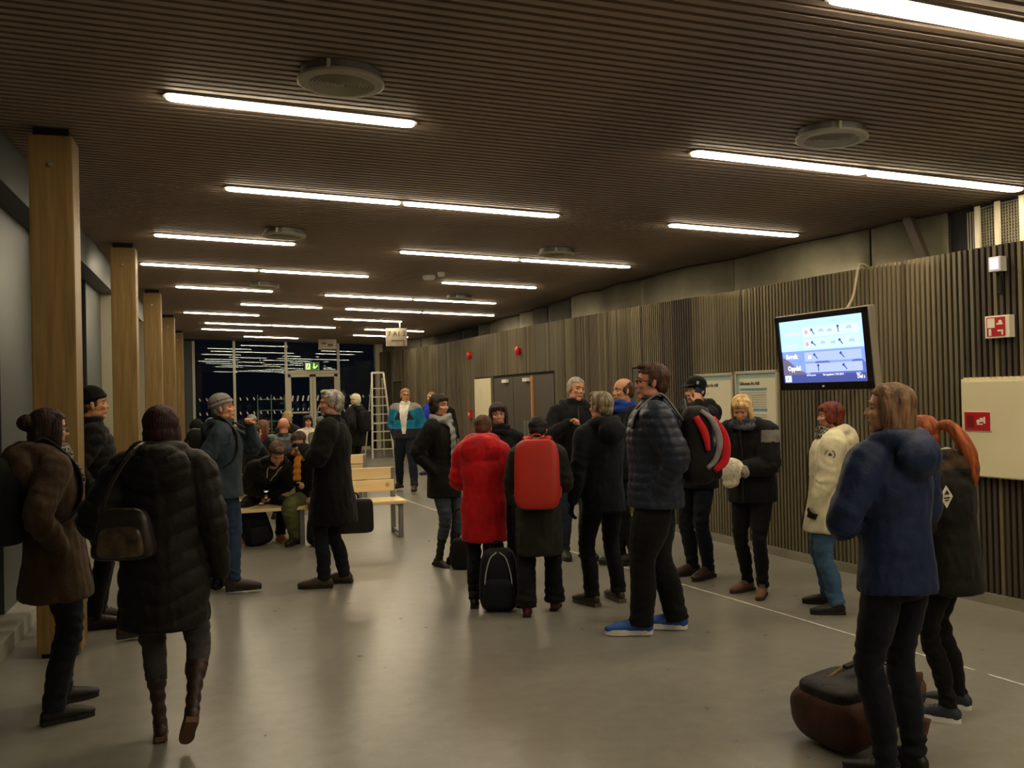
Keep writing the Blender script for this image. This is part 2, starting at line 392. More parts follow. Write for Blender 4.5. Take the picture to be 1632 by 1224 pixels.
# upper wall of sheet metal set back above the slats, buckled panels in different greys
UP = [(6.75, -5), (6.62, 3.0), (6.55, 6.2), (6.3, 7.6), (6.14, 8.8), (6.0, 10.4), (5.82, 12.4), (5.78, 14.5), (5.85, 17), (5.9, 19.5), (5.85, 22), (5.65, 24.5), (5.35, 27), (4.95, 29.3)]
M_sheet = [mat('galvanised sheet %d' % i, c, r+.08, metal=.35, noise=.15, nscale=3, bump=.08, bscale=6, bdist=.02) for i, (c, r) in enumerate((('#b0aa98', .33), ('#7d7a70', .3), ('#c4bda8', .35), ('#4a4a4b', .35), ('#98937f', .3)))]
wu = ribbon('wall_upper', offs(UP, .03), .1, 1.9, lambda y: CZ(6)-.005, M_black, kind='structure')
uc = [0]
for p, q in zip(UP, UP[1:]): uc.append(uc[-1]+math.dist(p, q))
def up_at(s):
    i = max(j for j in range(len(uc)-1) if uc[j] <= s); t = (s-uc[i])/(uc[i+1]-uc[i]); p, q = UP[i], UP[i+1]
    return Vector((p[0]+(q[0]-p[0])*t, p[1]+(q[1]-p[1])*t, 0)), Vector((q[1]-p[1], -(q[0]-p[0]), 0)).normalized()
s = 8.0; rr = random.Random(12); i = 0
while s < uc[-1]-.1:
    ln = rr.choice([.9, 1.3, 1.7, 2.2]); e = min(s+ln, uc[-1]-.02); bm = bmesh.new(); cols = []; ns = 14; bow = rr.uniform(.05, .14) if s > 14 else rr.uniform(.01, .04)
    for k in range(ns+1):
        t = k/ns; p, nn = up_at(s+(e-s)*t); p = p-nn*(.03+bow*math.sin(PI*t)+.012*math.sin(9*t+i))
        cols.append((bm.verts.new((p.x, p.y, 1.95)), bm.verts.new((p.x, p.y, CZ(p.x)-.01)), bm.verts.new((p.x+nn.x*.01, p.y+nn.y*.01, CZ(p.x)-.01)), bm.verts.new((p.x+nn.x*.01, p.y+nn.y*.01, 1.95))))
    for p, q in zip(cols, cols[1:]):
        for k in range(4): bm.faces.new((p[k], p[(k+1) % 4], q[(k+1) % 4], q[k]))
    bm.faces.new(cols[0]); bm.faces.new(cols[-1][::-1]); bmesh.ops.recalc_face_normals(bm, faces=bm.faces)
    me = bpy.data.meshes.new('panel'); bm.to_mesh(me); bm.free(); me.materials.append(M_sheet[3] if e < 12.7 else M_sheet[4] if e < 17 else rr.choice(M_sheet)); me.polygons.foreach_set('use_smooth', [True]*len(me.polygons)); me.update()
    link('panel', me, wu); s = e+.015; i += 1
B().box((6.25, 7.05, 2.8), (.05, .10, 1.1), rot=Matrix.Rotation(-.45, 3, 'X')).done('strut', mat('dull brown strut', '#54463a', .6), wu)
# perforated sheet, near end; three pale upright strips paint in its reflections
pf = B()
for k in range(90): pf.box((6.42, 4.4+k*.030, 2.75), (.006, .014, .9))
for k in range(34): pf.box((6.43, 5.75, 2.32+k*.027), (.006, 2.7, .012))
pf.done('perforated_panel', M_sheet[4], wu)
M_streak = mat('painted reflection streak', '#fff6d8', .3, metal=.1)
for yy in (6.56, 6.34, 6.08): bx('reflection_streak', (6.38, yy, 2.8), (.02, .05, .85), M_streak, wu)
# left facade: sill, glazing, grey panels and light fins, header
XG = -1.62
lw = empty('wall_left'); tag(lw, kind='structure')
bx('plinth', (-1.54, (YB+YF)/2, .06), (.30, YF-YB, .12), M_sill, lw, bev=.01)
bx('header', (-1.50, (YB+YF)/2, 3.36), (.26, YF-YB, .36), M_frame, lw)
for j in range(-2, 6):
    y0 = 7.75+4.74*j
    fr = M_frame
    bx('grey_panel', (XG+.03, y0+.75, 1.65), (.06, 1.5, 3.06), fr, lw)
    bx('fin', (XG+.16, y0+1.52, 1.65), (.26, .07, 3.06), M_alu, lw)
    bx('fin', (XG+.012, y0-.02, 1.65), (.012, .014, 3.06), M_darksteel, lw)
n = 1
for j in range(-2, 6):
    y0 = 7.75+4.74*j-3.2; y1 = min(7.75+4.74*j-.04, YF)
    wn = bx('window_%d' % n, (XG, (y0+y1)/2, 1.65), (.012, y1-y0, 3.06), M_glass); tag(wn, kind='structure'); n += 1
    dts = B()
    for zz in (1.62, 1.2):
        yk = y0+.1
        while yk < y1-.05: dts.box((XG+.008, yk, zz), (.002, .03, .075), rot=Matrix.Rotation(.25, 3, 'X')); yk += .22
    keep(dts.done('marking', M_white), wn)
# glass front at the far end
fe = empty('wall_far'); tag(fe, kind='structure')
for xx in (-.75, .42, 1.95, 3.55): bx('mullion', (xx, YF, 1.7), (.075, .12, 3.5), M_alu, fe)
bx('sill', (1.7, YF, .05), (5.6, .14, .1), M_alu, fe)
bx('corner_post', (4.82, YF-.15, 1.7), (.24, .3, 3.5), M_cream, fe); bx('side_panel', (-1.25, YF, 1.7), (.9, .1, 3.5), M_frame, fe)
gm = glass_material('dark front glazing', .0, ior_mix=.28)
for i, (a, c, z0, z1) in enumerate(((-.71, .38, .1, 3.45), (.46, 1.91, .1, 3.45), (1.99, 3.51, 2.52, 3.42), (3.59, 4.7, .1, 3.40))):
    wn = bx('window_%d' % (20+i), ((a+c)/2, YF, (z0+z1)/2), (c-a, .015, z1-z0), gm); tag(wn, kind='structure')
    if z0 < 1:
        dts = B()
        for zz in (1.68, 1.25):
            k = a+.12
            while k < c-.05: dts.box((k, YF-.012, zz), (.035, .002, .09), rot=Matrix.Rotation(-.35, 3, 'Y')); k += .2
        keep(dts.done('marking', M_white), wn)
dr = empty('door_5', (2.75, YF-.02, 0)); tag(dr, kind='structure')
dh = B().box((0, 0, 2.47), (1.62, .12, .09)).done('door_header', M_alu, dr)
for sx in (-1, 1):
    lf = B()
    for c, d in (((sx*.05, 0, 1.2), (.09, .06, 2.4)), ((sx*.72, 0, 1.2), (.12, .06, 2.4)), ((sx*.385, 0, 2.37), (.75, .06, .1)), ((sx*.385, 0, .08), (.75, .06, .16)), ((sx*.385, 0, 1.22), (.66, .05, .05))): lf.box(c, d)
    lf = lf.done('door_leaf', M_alu, dr)
    B().box((sx*.385, 0, 1.25), (.62, .012, 2.2)).done('pane', gm, lf)
    dts = B()
    for k in range(4): dts.box((sx*.385-.24+.16*k, -.012, 1.66), (.045, .004, .17), rot=Matrix.Rotation(.2, 3, 'Y'))
    for k in range(4): dts.box((sx*.385-.24+.16*k, -.012, 1.32), (.03, .004, .08), rot=Matrix.Rotation(.2, 3, 'Y'))
    dts.done('marking', M_white, lf); B().box((sx*.12, -.06, 1.1), (.03, .04, .35)).done('door_handle', M_steel, lf)
bx('wall_back', (2.4, YB-.05, 1.75), (9.5, .1, 3.6), M_darkback).__setitem__('kind', 'structure')
# dark yard outside the front glass, with a low building and a roll cage
bx('yard_ground', (2, YF+9, -.06), (22, 17.8, .1), mat('dark asphalt', '#1c1d20', .9)).__setitem__('kind', 'structure')
cg = empty('roll_cage', (1.55, YF+1.2, 0)); tag(cg, 'metal roll cage trolley standing outside behind the dark glass front', 'trolley')
for xx in (-.42, 0, .42): B().box((xx, 0, .95), (.03, .03, 1.7)).done('upright', M_alu, cg)
for zz in (.25, .6, .95, 1.3, 1.65): B().box((0, 0, zz), (.84, .03, .03)).done('rail', M_alu, cg)
B().box((0, .3, .18), (.84, .6, .04)).done('deck', M_alu, cg)
for xx in (-.38, .38): B().cyl((xx, .1, .06), .06, .03, 'x').cyl((xx, .1, .13), .015, .1).done('caster', M_black, cg)
# white floor guide line
M_line = mat('worn white floor line', '#c9c6bc', .6, noise=.15, nscale=20)
LP = [(4.2, 4.07), (4.14, 4.55), (4.04, 5.17), (3.9, 6.2), (3.77, 7.1), (3.5, 9.0), (3.22, 11.0), (2.98, 13.0), (2.82, 14.6), (2.76, 16.2), (2.76, 17.8)]
def seg_strip(bm, p, q, w_, z=.004):
    d = Vector((q[0]-p[0], q[1]-p[1])).normalized(); nx = Vector((-d.y, d.x))*w_/2
    a = [bm.verts.new((p[0]+nx.x, p[1]+nx.y, z)), bm.verts.new((q[0]+nx.x, q[1]+nx.y, z)), bm.verts.new((q[0]-nx.x, q[1]-nx.y, z)), bm.verts.new((p[0]-nx.x, p[1]-nx.y, z))]; bm.faces.new(a[::-1])
    c = [bm.verts.new(v.co-Vector((0, 0, .003))) for v in a]
    for i in range(4): bm.faces.new((a[i], a[(i+1) % 4], c[(i+1) % 4], c[i]))
bm = bmesh.new()
A = catmull(np.array([(x, y, 0) for x, y in LP]), 10)
for p, q in zip(A, A[1:]):
    if not (4.30 < (p[1]+q[1])/2 < 4.38): seg_strip(bm, p, q, .022)
bmesh.ops.recalc_face_normals(bm, faces=bm.faces)
me = bpy.data.meshes.new('trim_1'); bm.to_mesh(me); bm.free(); me.materials.append(M_line); tag(link('trim_1', me), kind='structure')

# ------------------------------------------------------------------ glulam columns
M_bolt = mat('bright bolt', '#cfcabb', .3, metal=.8)
ORD = ['nearest', 'second nearest', 'third nearest', 'fourth', 'fifth', 'sixth']
for j in range(6):
    y = 6.78+4.79*j; c = empty('timber_column', (-1.045, y+.15, 0))
    tag(c, ['honey-brown timber column nearest the camera, behind the woman in the brown coat', 'second timber column from the camera, beside the glass wall',
            'third timber column from the camera along the glass wall', 'fourth timber column from the camera along the glass wall',
            'fifth timber column from the camera along the glass wall', 'last timber column before the dark glass front'][j], 'column', 'timber columns along the glass wall')
    zt = CZ(-1.05)-.005
    B().box((0, 0, (zt-.05+.03)/2), (.27, .30, zt-.08), bev=.012).done('shaft', M_glulam, c)
    B().box((0, 0, zt-.025), (.22, .25, .05)).done('steel_shoe', M_darksteel, c)
    B().box((0, 0, .015), (.22, .25, .03)).done('steel_foot', M_darksteel, c)
    B().cyl((0.0, -.155, zt-.25), .016, .02, 'y', 10).done('bolt', M_bolt, c)
# ------------------------------------------------------------------ ceiling lights
ML = 1.53
def capsule_box(bmB, x0, x1, w_, h, z):
    pts = []
    for k in range(7): a = PI/2+PI*k/6; pts.append((x0+w_/2*.9+math.cos(a)*w_/2*1.6*.5, math.sin(a)*w_/2, z))
    for k in range(7): a = -PI/2+PI*k/6; pts.append((x1-w_/2*.9+math.cos(a)*w_/2*1.6*.5, math.sin(a)*w_/2, z))
    bmB.poly(pts, h)
cache = {}
def lamp(x, y, nmod, label, cat='ceiling light', yaw=.032, hidden=False):
    x = x+ML*nmod/2; o = empty('ceiling_light', (x, y, CZ(x)-.004)); o.rotation_euler = (0, math.atan(.03669), yaw)
    tag(o, label, cat, 'light strips in the slatted ceiling')
    if nmod not in cache:
        hb = B(); tb = []
        for i in range(nmod):
            x0 = -ML*nmod/2+ML*i+.012; x1 = x0+ML-.024
            t = B(); capsule_box(t, x0, x1, .115, .014, -.018); tb.append(t)
        capsule_box(hb, -ML*nmod/2-.012, ML*nmod/2+.012, .145, .022, -.006)
        h = hb.done('housing', M_steel, o); ts = [t.done('tube', M_lamp, o) for t in tb]; cache[nmod] = (h.data, [t.data for t in ts])
    else:
        h, ts = cache[nmod]; link('housing', h, o)
        for t in ts: link('tube', t, o)
    return o
LIGHTS = [  # x of left end, y, modules, label
 (2.55, 3.46, 2, 'light strip cut by the top right corner of the picture'),
 (-.29, 5.85, 1, 'near light strip just in front of the large round ceiling diffuser'),
 (3.2, 5.92, 2, 'double light strip above the departure screen'),
 (.06, 8.25, 2, 'double light strip second from the camera over the middle of the hall'),
 (4.27, 8.34, 1, 'short light strip near the right wall, above the two framed notices'),
 (-.67, 10.84, 1, 'short light strip left of the ceiling, right behind the third row'),
 (2.06, 11.0, 2, 'double light strip over the centre of the standing crowd'),
 (-.99, 13.25, 2, 'double light strip touching the second timber column in view'),
 (3.17, 13.55, 1, 'short light strip right of the smoke detector'),
 (-.66, 15.7, 1, 'short light strip just beyond the long strip at the second column'),
 (1.7, 15.95, 2, 'double light strip above the blue jacket man'),
 (.38, 18.1, 1, 'short light strip mid ceiling beyond the seated group'),
 (2.33, 18.2, 2, 'double light strip in front of the hanging grey sign'),
 (-.70, 20.3, 1, 'short light strip far left beside the fourth column'),
 (2.38, 20.5, 1, 'short light strip ending at the hanging grey sign'),
 (-.33, 22.9, 2, 'double light strip far left above the benches'),
 (3.43, 23.1, 1, 'short light strip behind the hanging grey sign'),
 (-.44, 24.9, 1, 'short far light strip left of the dark front'),
 (3.45, 25.3, 1, 'far light strip beside the top of the slatted wall'),
 (.65, 27.3, 1, 'last light strip close to the dark glass front'),
]
for l in LIGHTS: lamp(*l)
for i, (x, y, k) in enumerate(((1.6, 1.0, 2), (4.0, 1.1, 1), (.8, -1.4, 2), (3.6, -3.6, 1), (-.4, -3.6, 1))):  # unseen strips added to light the foreground, continuing the ceiling rows
    lamp(x, y, k, ['added unseen double light strip just above the photographer', 'added unseen single light strip above the photographer by the right wall', 'added unseen double light strip behind the photographer', 'added unseen rearmost light strip by the right wall', 'added unseen rearmost light strip by the glass wall'][i])
# round air diffusers
M_dif = mat('matt white air diffuser', '#b9b5a4', .55, metal=.1)
for i, (x, y, r, lb) in enumerate(((.665, 5.12, .235, 'large round air diffuser nearest the camera, top left of the ceiling'), (3.82, 5.12, .225, 'round air diffuser near the right wall above the double light strip'),
        (.68, 10.1, .225, 'round air diffuser behind the second light row, left of centre'), (3.79, 10.2, .22, 'round air diffuser right of centre above the crowd'),
        (.68, 14.8, .22, 'small-looking round air diffuser beside the long left strip'), (3.87, 15.2, .22, 'farthest round air diffuser on the right side'))):
    o = empty('air_diffuser', (x, y, CZ(x))); o.rotation_euler = (0, math.atan(.03669), 0); tag(o, lb, 'air diffuser', 'round diffusers in the ceiling')
    B().cyl((0, 0, -.025), r*.93, .05, n=40).done('collar', M_steel, o, smooth=False)
    V = []; prof = [(r*1.0, -.045), (r*1.01, -.06), (r*.96, -.066), (r*.78, -.07)]
    k = .74
    while k > .1: prof += [(r*k, -.066), (r*(k-.02), -.058), (r*(k-.05), -.058), (r*(k-.055), -.068)]; k -= .085
    prof += [(0.0005, -.074)]
    nn = 40
    for (a, z) in prof:
        for q in range(nn): V.append((a*math.cos(2*PI*q/nn), a*math.sin(2*PI*q/nn), z))
    F = [(i2*nn+q, (i2+1)*nn+q, (i2+1)*nn+(q+1) % nn, i2*nn+(q+1) % nn) for i2 in range(len(prof)-1) for q in range(nn)]
    link('faceplate', mesh_np('faceplate', V, F, M_dif, smooth=False), o)
    for q in range(3): B().box((r*.97*math.cos(q*2.1+.1), r*.97*math.sin(q*2.1+.1), -.03), (.02, .02, .05)).done('clip', M_alu, o)
for (x, y, r, lb, nm) in ((2.86, 12.95, .09, 'flat round smoke detector on the ceiling behind the centre light strip', 'smoke_detector'), (2.95, 12.55, .055, 'small conical ceiling sensor beside the smoke detector', 'ceiling_sensor')):
    o = empty(nm, (x, y, CZ(x))); tag(o, lb, 'detector')
    B().cyl((0, 0, -.015), r, .03, n=24).done('base', M_white, o); B().cyl((0, 0, -.045), r*.8, .03, n=24, r2=r).done('head', M_white, o)
# ------------------------------------------------------------------ things on the slatted wall
def wall_frame(y, z, out=0.0):
    """matrix: local x along the wall to the right as seen, local y into the wall, z up"""
    d = .25; e = Vector((wallx(y-d)-wallx(y+d), -2*d, 0)).normalized(); n = Vector((-e.y, e.x, 0)); 
    return Matrix.Translation((wallx(y)-n.x*out, y-n.y*out, z)) @ Matrix(((e.x, n.x, 0, 0), (e.y, n.y, 0, 0), (0, 0, 1, 0), (0, 0, 0, 1)))
FACE = Matrix.Rotation(PI/2, 4, 'X')      # text stands up and looks along -y
def rootM(name, M):
    o = bpy.data.objects.new(name, None); COL.objects.link(o); o.matrix_world = M; o.empty_display_size = .1; return o
# departure screen
tc_ = Vector((4.691, 6.49, 1.963)); e = Vector((.083, -1.073, 0)).normalized(); n_ = Vector((-e.y, e.x, 0))
Mtv = Matrix.Translation(tc_) @ Matrix(((e.x, n_.x, 0, 0), (e.y, n_.y, 0, 0), (0, 0, 1, 0), (0, 0, 0, 1))) @ Matrix.Rotation(math.radians(5), 4, 'X')
tv = rootM('departure_screen', Mtv); tag(tv, 'wall-hung flat departure screen with a glowing blue weather page', 'screen')
W_, H_ = 1.09, .63
M_bezel = mat('glossy black bezel', '#0d0b0d', .25); M_tvback = mat('silver screen housing', '#b3aa98', .4, metal=.3)
B().box((0, .04, 0), (W_+.03, .06, H_+.02), bev=.008).done('housing', M_tvback, tv)
bz = B()
for c, d in (((0, 0, H_/2-.022), (W_, .03, .044)), ((0, 0, -H_/2+.03), (W_, .03, .06)), ((-W_/2+.022, 0, 0), (.044, .03, H_)), ((W_/2-.022, 0, 0), (.044, .03, H_))): bz.box(c, d)
bz.done('bezel', M_bezel, tv)
def glow(name, c, s_=1.0): return mat('screen glow '+name, '#000000', .5, emit=c, estr=s_)
sw, sh = W_-.088, H_-.104; zc = .008
def scr(name, pts, m, lay, parent=tv):
    bm = bmesh.new(); vs = [bm.verts.new((-sw/2+x*sw, .0-.0012*lay, zc-sh/2+z*sh)) for x, z in pts]; bm.faces.new(vs); bmesh.ops.recalc_face_normals(bm, faces=bm.faces)
    me = bpy.data.meshes.new(name); bm.to_mesh(me); bm.free(); me.materials.append(m); return link(name, me, parent)
def rect(x0, x1, z0, z1): return [(x0, z0), (x1, z0), (x1, z1), (x0, z1)]
SB = 1.35
scn = B().box((0, .006, zc), (sw, .008, sh)).done('screen', glow('base', '#6f86e8', SB), tv)
scr('sky_band', rect(0, 1, .51, 1), glow('sky', '#9fcbf8', SB), 1, scn)
scr('footer', rect(0, 1, 0, .13), glow('foot', '#39427e', SB), 2, scn)
scr('mountain', [(0, .1), (.33, .1), (.27, .17), (.2, .2), (.14, .28), (.08, .36), (.03, .40), (0, .42)], glow('mnt', '#5b5670', SB), 1, scn)
scr('mountain', [(.30, .1), (1, .1), (1, .25), (.95, .33), (.9, .36), (.84, .32), (.8, .2), (.66, .24), (.54, .36), (.47, .38), (.42, .33), (.38, .2)], glow('mnt2', '#4f5a9c', SB), 1, scn)
for z0, z1, c in ((.72, .88, '#b3d6fb'), (.53, .69, '#add3fb'), (.335, .48, '#93a2f2'), (.16, .30, '#96a3ee')): scr('row_band', rect(.29, .95, z0, z1), glow('row'+c, c, SB), 3, scn)
dk = glow('dark', '#2f3f7a', SB)
def arrow(x, z, ang, L_=.085):
    M2 = Matrix.Rotation(ang, 2); pts = [(-.006, -L_*.5), (.006, -L_*.5), (.008, L_*.2), (.02, L_*.25), (.014, L_*.5), (-.014, L_*.5), (-.02, L_*.25), (-.008, L_*.2)]
    scr('wind_arrow', [(x+(M2 @ Vector(p)).x*.8, z+(M2 @ Vector(p)).y*1.3) for p in pts], dk, 5, scn)
for x, z, a in ((.42, .80, .6), (.72, .81, .05), (.42, .61, .9), (.74, .61, .65), (.43, .41, .7), (.74, .41, .7), (.45, .23, 0), (.76, .23, .7)): arrow(x, z, a)
rg = glow('red', '#e88a92', SB)
for x, z in ((.34, .80), (.34, .61)): scr('sun_symbol', [(x+.022*math.cos(k*PI/5), z+.035*math.sin(k*PI/5)) for k in range(10)], rg, 5, scn)
scr('sun_symbol', [(.335, .375), (.375, .375), (.365, .43), (.345, .43)], glow('warm', '#f2dfe0', SB), 5, scn)
gy = glow('greyblue', '#8fa9dc', SB)
for x, z in ((.52, .81), (.62, .80), (.84, .82), (.53, .62), (.65, .61), (.86, .62)): scr('rain_symbol', [(x-.035, z-.02), (x+.03, z-.025), (x+.035, z), (x+.01, z+.028), (x-.02, z+.02)], gy, 5, scn)
def scr_text(body, x, z, size, m, bold=.0): text_obj('caption', body, size, m, scn, Matrix.Translation((-sw/2+x*sw, -.009, zc-sh/2+z*sh)) @ FACE, bold=bold)
wt = glow('white', '#f2f4ff', 1.1); pk = glow('pink', '#c99fca', SB)
scr_text('Rørvik', .06, .39, .055, wt, .002); scr_text('Oppdal', .07, .20, .055, wt, .002); scr_text('Del ›', .89, .05, .04, wt, .001)
scr_text('vær fra yr.no', .30, .105, .022, wt); scr_text('Sist oppdatert 17.01.2014', .50, .105, .023, wt); scr_text('18:51', .88, .105, .023, wt)
scr_text('Trondheim', .06, .76, .046, pk); scr_text('Steinkjer', .06, .57, .046, pk); scr_text('I morgen', .60, .92, .035, gy)
scr('page_icon', rect(.02, .10, .015, .12), wt, 5, scn); scr('page_icon', rect(.05, .065, .04, .09), glow('grn', '#4f8f7a', SB), 6, scn)
B().sph((0, -.016, -H_/2+.028), .011, 10, (1.3, .4, .8)).done('logo', M_white, tv)
ab = B().box((0, .12, 0), (.3, .1, .3)).box((-.2, .36, .02), (.05, .5, .05)).done('wall_arm', M_bezel, tv)
cb = B().tube([(5.02, 6.70, 2.22), (5.22, 6.78, 2.42), (5.30, 6.82, 2.60), (5.335, 6.84, 2.70), (5.37, 6.86, 2.735), (5.45, 6.9, 2.74), (5.53, 6.95, 2.72)], [.012]*7).done('cable', mat('beige cable', '#9b8f70', .5)); tag(cb, 'beige cable looping over the slats above the departure screen', 'cable')
# framed notices
M_paper = mat('pale printed paper', '#e6dfc3', .5); M_teal = mat('pale teal print', '#a9c6bd', .5); M_ink = mat('dark grey ink', '#4b4a42', .6); M_lgrey = mat('light grey print', '#b9b6a8', .6); M_blue = mat('teal blue heading bar', '#5f9aa6', .6)
def notice(y0, y1, z0, z1, label, head, kind):
    yc = (y0+y1)/2; wd = abs(y1-y0); M = wall_frame(yc, (z0+z1)/2, .012); o = rootM('framed_notice', M); tag(o, label, 'notice'); h = z1-z0
    B().box((0, .0, 0), (wd-.03, .012, h-.03)).done('sheet', M_teal, o)
    f = B()
    for c, d in (((0, -.008, h/2-.014), (wd, .03, .028)), ((0, -.008, -h/2+.014), (wd, .03, .028)), ((-wd/2+.014, -.008, 0), (.028, .03, h)), ((wd/2-.014, -.008, 0), (.028, .03, h))): f.box(c, d)
    f.done('frame', M_alu, o)
    B().box((.015, -.008, -.02), (wd-.10, .006, h-.12), bev=.002).done('paper', M_paper, o)
    text_obj('heading', head, .047, M_ink, o, Matrix.Translation((-wd/2+.07, -.013, h/2-.145)) @ FACE, bold=.0015)
    t = B()
    if kind == 0:
        for i, (zz, ln) in enumerate(((.22, .2), (.26, .12), (.31, .3), (.40, .22), (.44, .3), (.50, .26), (.53, .2))): t.box((-wd/2+.08+ln/2, -.0125, h/2-zz), (ln, .002, .008))
        t.done('print', M_lgrey, o)
        t = B().box((.12, -.0125, -.16), (.36, .002, .10)).box((.12, -.0125, -.235), (.40, .002, .045)).box((.10, -.0125, -.31), (.05, .002, .10)); t.done('diagram', M_lgrey, o)
    else:
        for zz in (.19, .40): t.box((-.05, -.0125, h/2-zz), (.44, .002, .024))
        t.done('bar', M_blue, o); t = B()
        for k in range(7): t.box((-.05, -.0125, h/2-.225-k*.024), (.42, .002, .012))
        for k in range(7): t.box((-.05, -.0125, h/2-.45-k*.024), (.42, .002, .012))
        t.done('timetable', M_lgrey, o)
    return o
notice(9.42, 8.70, .905, 1.842, 'left framed notice on the slatted wall behind the man in the black cap', 'Informasjon fra AtB', 0)
notice(8.66, 7.96, .92, 1.85, 'right framed notice with blue bars behind the blonde woman', 'Gåbussen fra AtB', 1)
# fire hose cabinet, signs
Mcab = wall_frame(5.16, 1.335, .0); cab = rootM('fire_cabinet', Mcab @ Matrix.Translation((0.0, 0, 0))); tag(cab, 'large cream fire hose cabinet with a red label on the right wall', 'cabinet')
B().box((0, -.035, 0), (1.30, .10, .74), bev=.006).done('body', M_cream, cab)
B().box((0, -.092, -.005), (1.26, .014, .71), bev=.003).done('door', M_cream, cab)
tt = B()
for k in range(26): tt.box((-.62+k*.05, -.03, .376), (.028, .09, .012))
tt.done('vent_tab', M_cream, cab)
M_redp = mat('red print', '#b81322', .5); M_signw = mat('cream sign plastic', '#efe6cf', .5); M_dred = mat('dark red print', '#7c0f18', .5)
sg = B().box((-.495, -.102, .05), (.235, .005, .15)).done('label', M_signw, cab); B().box((-.495, -.106, .05), (.222, .004, .138)).done('label_print', M_redp, sg, smooth=False)
B().box((-.555, -.109, .05), (.055, .003, .09)).done('pictogram', M_dred, sg)
pg = B().cyl((-.485, -.109, .05), .014, .003, 'y').box((-.455, -.109, .062), (.03, .003, .03)).box((-.43, -.109, .06), (.014, .003, .05)).box((-.47, -.109, .03), (.05, .003, .01)); pg.done('pictogram', M_signw, sg)
def bracket_sign(M):
    o = rootM('fire_hose_sign', M); tag(o, 'square red and white fire hose sign on the right wall above the cabinet', 'sign')
    B().box((0, -.03, 0), (.20, .06, .165), bev=.004).done('plate', M_signw, o)
    B().box((-.008, -.062, 0), (.15, .004, .14)).done('print', M_redp, o)
    B().box((-.045, -.065, .028), (.06, .003, .07)).box((.025, -.065, .02), (.05, .003, .012)).cyl((.03, -.065, .035), .013, .003, 'y').box((-.055, -.065, -.04), (.02, .003, .05)).box((.03, -.065, -.03), (.045, .003, .012)).box((.045, -.065, -.045), (.012, .003, .035)).done('pictogram', M_signw, o)
bracket_sign(wall_frame(5.49, 2.087, .0))
o = rootM('wall_sounder_box', wall_frame(5.49, 2.55, 0)); tag(o, 'small white square box high on the slats above the fire hose sign', 'box')
B().box((0, -.035, 0), (.10, .07, .11), bev=.006).done('body', M_white, o); B().box((.0, -.072, 0), (.07, .006, .08)).done('lens', mat('frosted lens', '#f5f0ff', .3, emit='#d8d0ff', estr=.5), o)
o = rootM('conduit', wall_frame(5.49, 2.5, .0)); tag(o, 'short dark cable channel on the slats below the small white box', 'cable'); B().box((0, -.012, -.1), (.03, .02, .13)).done('channel', M_darkback, o)
for y, z, lb in ((19.2, 2.50, 'red alarm bell high on the slats above the cream doorway'), (15.5, 2.41, 'red alarm bell high on the slats above the dark double door')):
    o = rootM('alarm_bell', wall_frame(y, z, 0)); tag(o, lb, 'alarm bell', 'red alarm bells on the slatted wall')
    B().cyl((0, -.025, 0), .06, .05, 'y').done('base', M_red, o); B().sph((0, -.06, 0), .085, 16, (1, .5, 1)).done('dome', M_red, o, smooth=True)
o = rootM('call_point', wall_frame(19.3, 1.25, 0)); tag(o, 'small red fire call point left of the cream doorway', 'call point'); B().box((0, -.03, 0), (.14, .06, .2), bev=.01).done('body', M_red, o); B().box((0, -.062, 0), (.07, .006, .07)).done('button', M_white, o)
o = rootM('alarm_bell', Matrix.Translation((4.86, YF-.31, 2.56))); tag(o, 'small red alarm bell on the cream corner post', 'alarm bell', 'red alarm bells on the slatted wall'); B().cyl((0, -.02, 0), .05, .04, 'y').done('base', M_red, o); B().sph((0, -.04, 0), .06, 12, (1, .5, 1)).done('dome', M_red, o, smooth=True)
# hanging signs
o = rootM('hanging_sign', Matrix.Translation((3.78, 20.6, 2.98))); tag(o, 'grey hanging platform sign under the ceiling at the right', 'sign')
B().box((0, 0, 0), (.48, .03, .40), bev=.01).done('plate', mat('worn grey sign plate', '#a79c8b', .5, noise=.1), o); B().box((.08, 0, .29), (.03, .03, .24)).done('hanger', M_steel, o)
B().box((.02, -.018, -.07), (.28, .006, .02)).box((.16, -.018, -.13), (.02, .006, .12)).done('marking', mat('sign brown', '#5f5142', .5), o)
text_obj('lettering', '7 A1 2', .15, mat('sign brown', '#5f5142', .5), o, Matrix.Translation((-.2, -.018, .03)) @ FACE, bold=.003)
o = rootM('hanging_sign', Matrix.Translation((2.9, 26.5, 3.16))); tag(o, 'far small hanging sign above the double glass door', 'sign'); B().box((0, 0, 0), (.5, .03, .28)).done('plate', mat('worn grey sign plate', '#a79c8b', .5), o); B().box((0, 0, .17), (.03, .03, .08)).done('hanger', M_steel, o)
B().box((-.1, -.018, .03), (.12, .006, .05)).box((.08, -.018, -.02), (.14, .006, .07)).done('marking', mat('sign brown', '#5f5142', .5), o)
o = rootM('exit_sign', Matrix.Translation((2.72, 29.30, 2.64))); tag(o, 'green emergency exit sign with running figures above the glass door', 'sign')
M_exg = mat('exit sign green', '#2f6a24', .5, emit='#2f7a28', estr=.35); M_exw = mat('exit sign pale', '#d5efa5', .5, emit='#d2f09a', estr=.9)
B().box((0, 0, 0), (.44, .04, .25), bev=.005).done('housing', M_alu, o); B().box((0, -.022, 0), (.40, .006, .21)).done('face', M_exg, o)
B().box((-.12, -.027, 0), (.13, .004, .18)).box((.06, -.027, .03), (.035, .004, .12)).box((.06, -.027, -.04), (.07, .004, .05), rot=Matrix.Rotation(.8, 3, 'Y')).box((.13, -.027, -.01), (.03, .004, .12), rot=Matrix.Rotation(.7, 3, 'Y')).done('pictogram', M_exw, o)
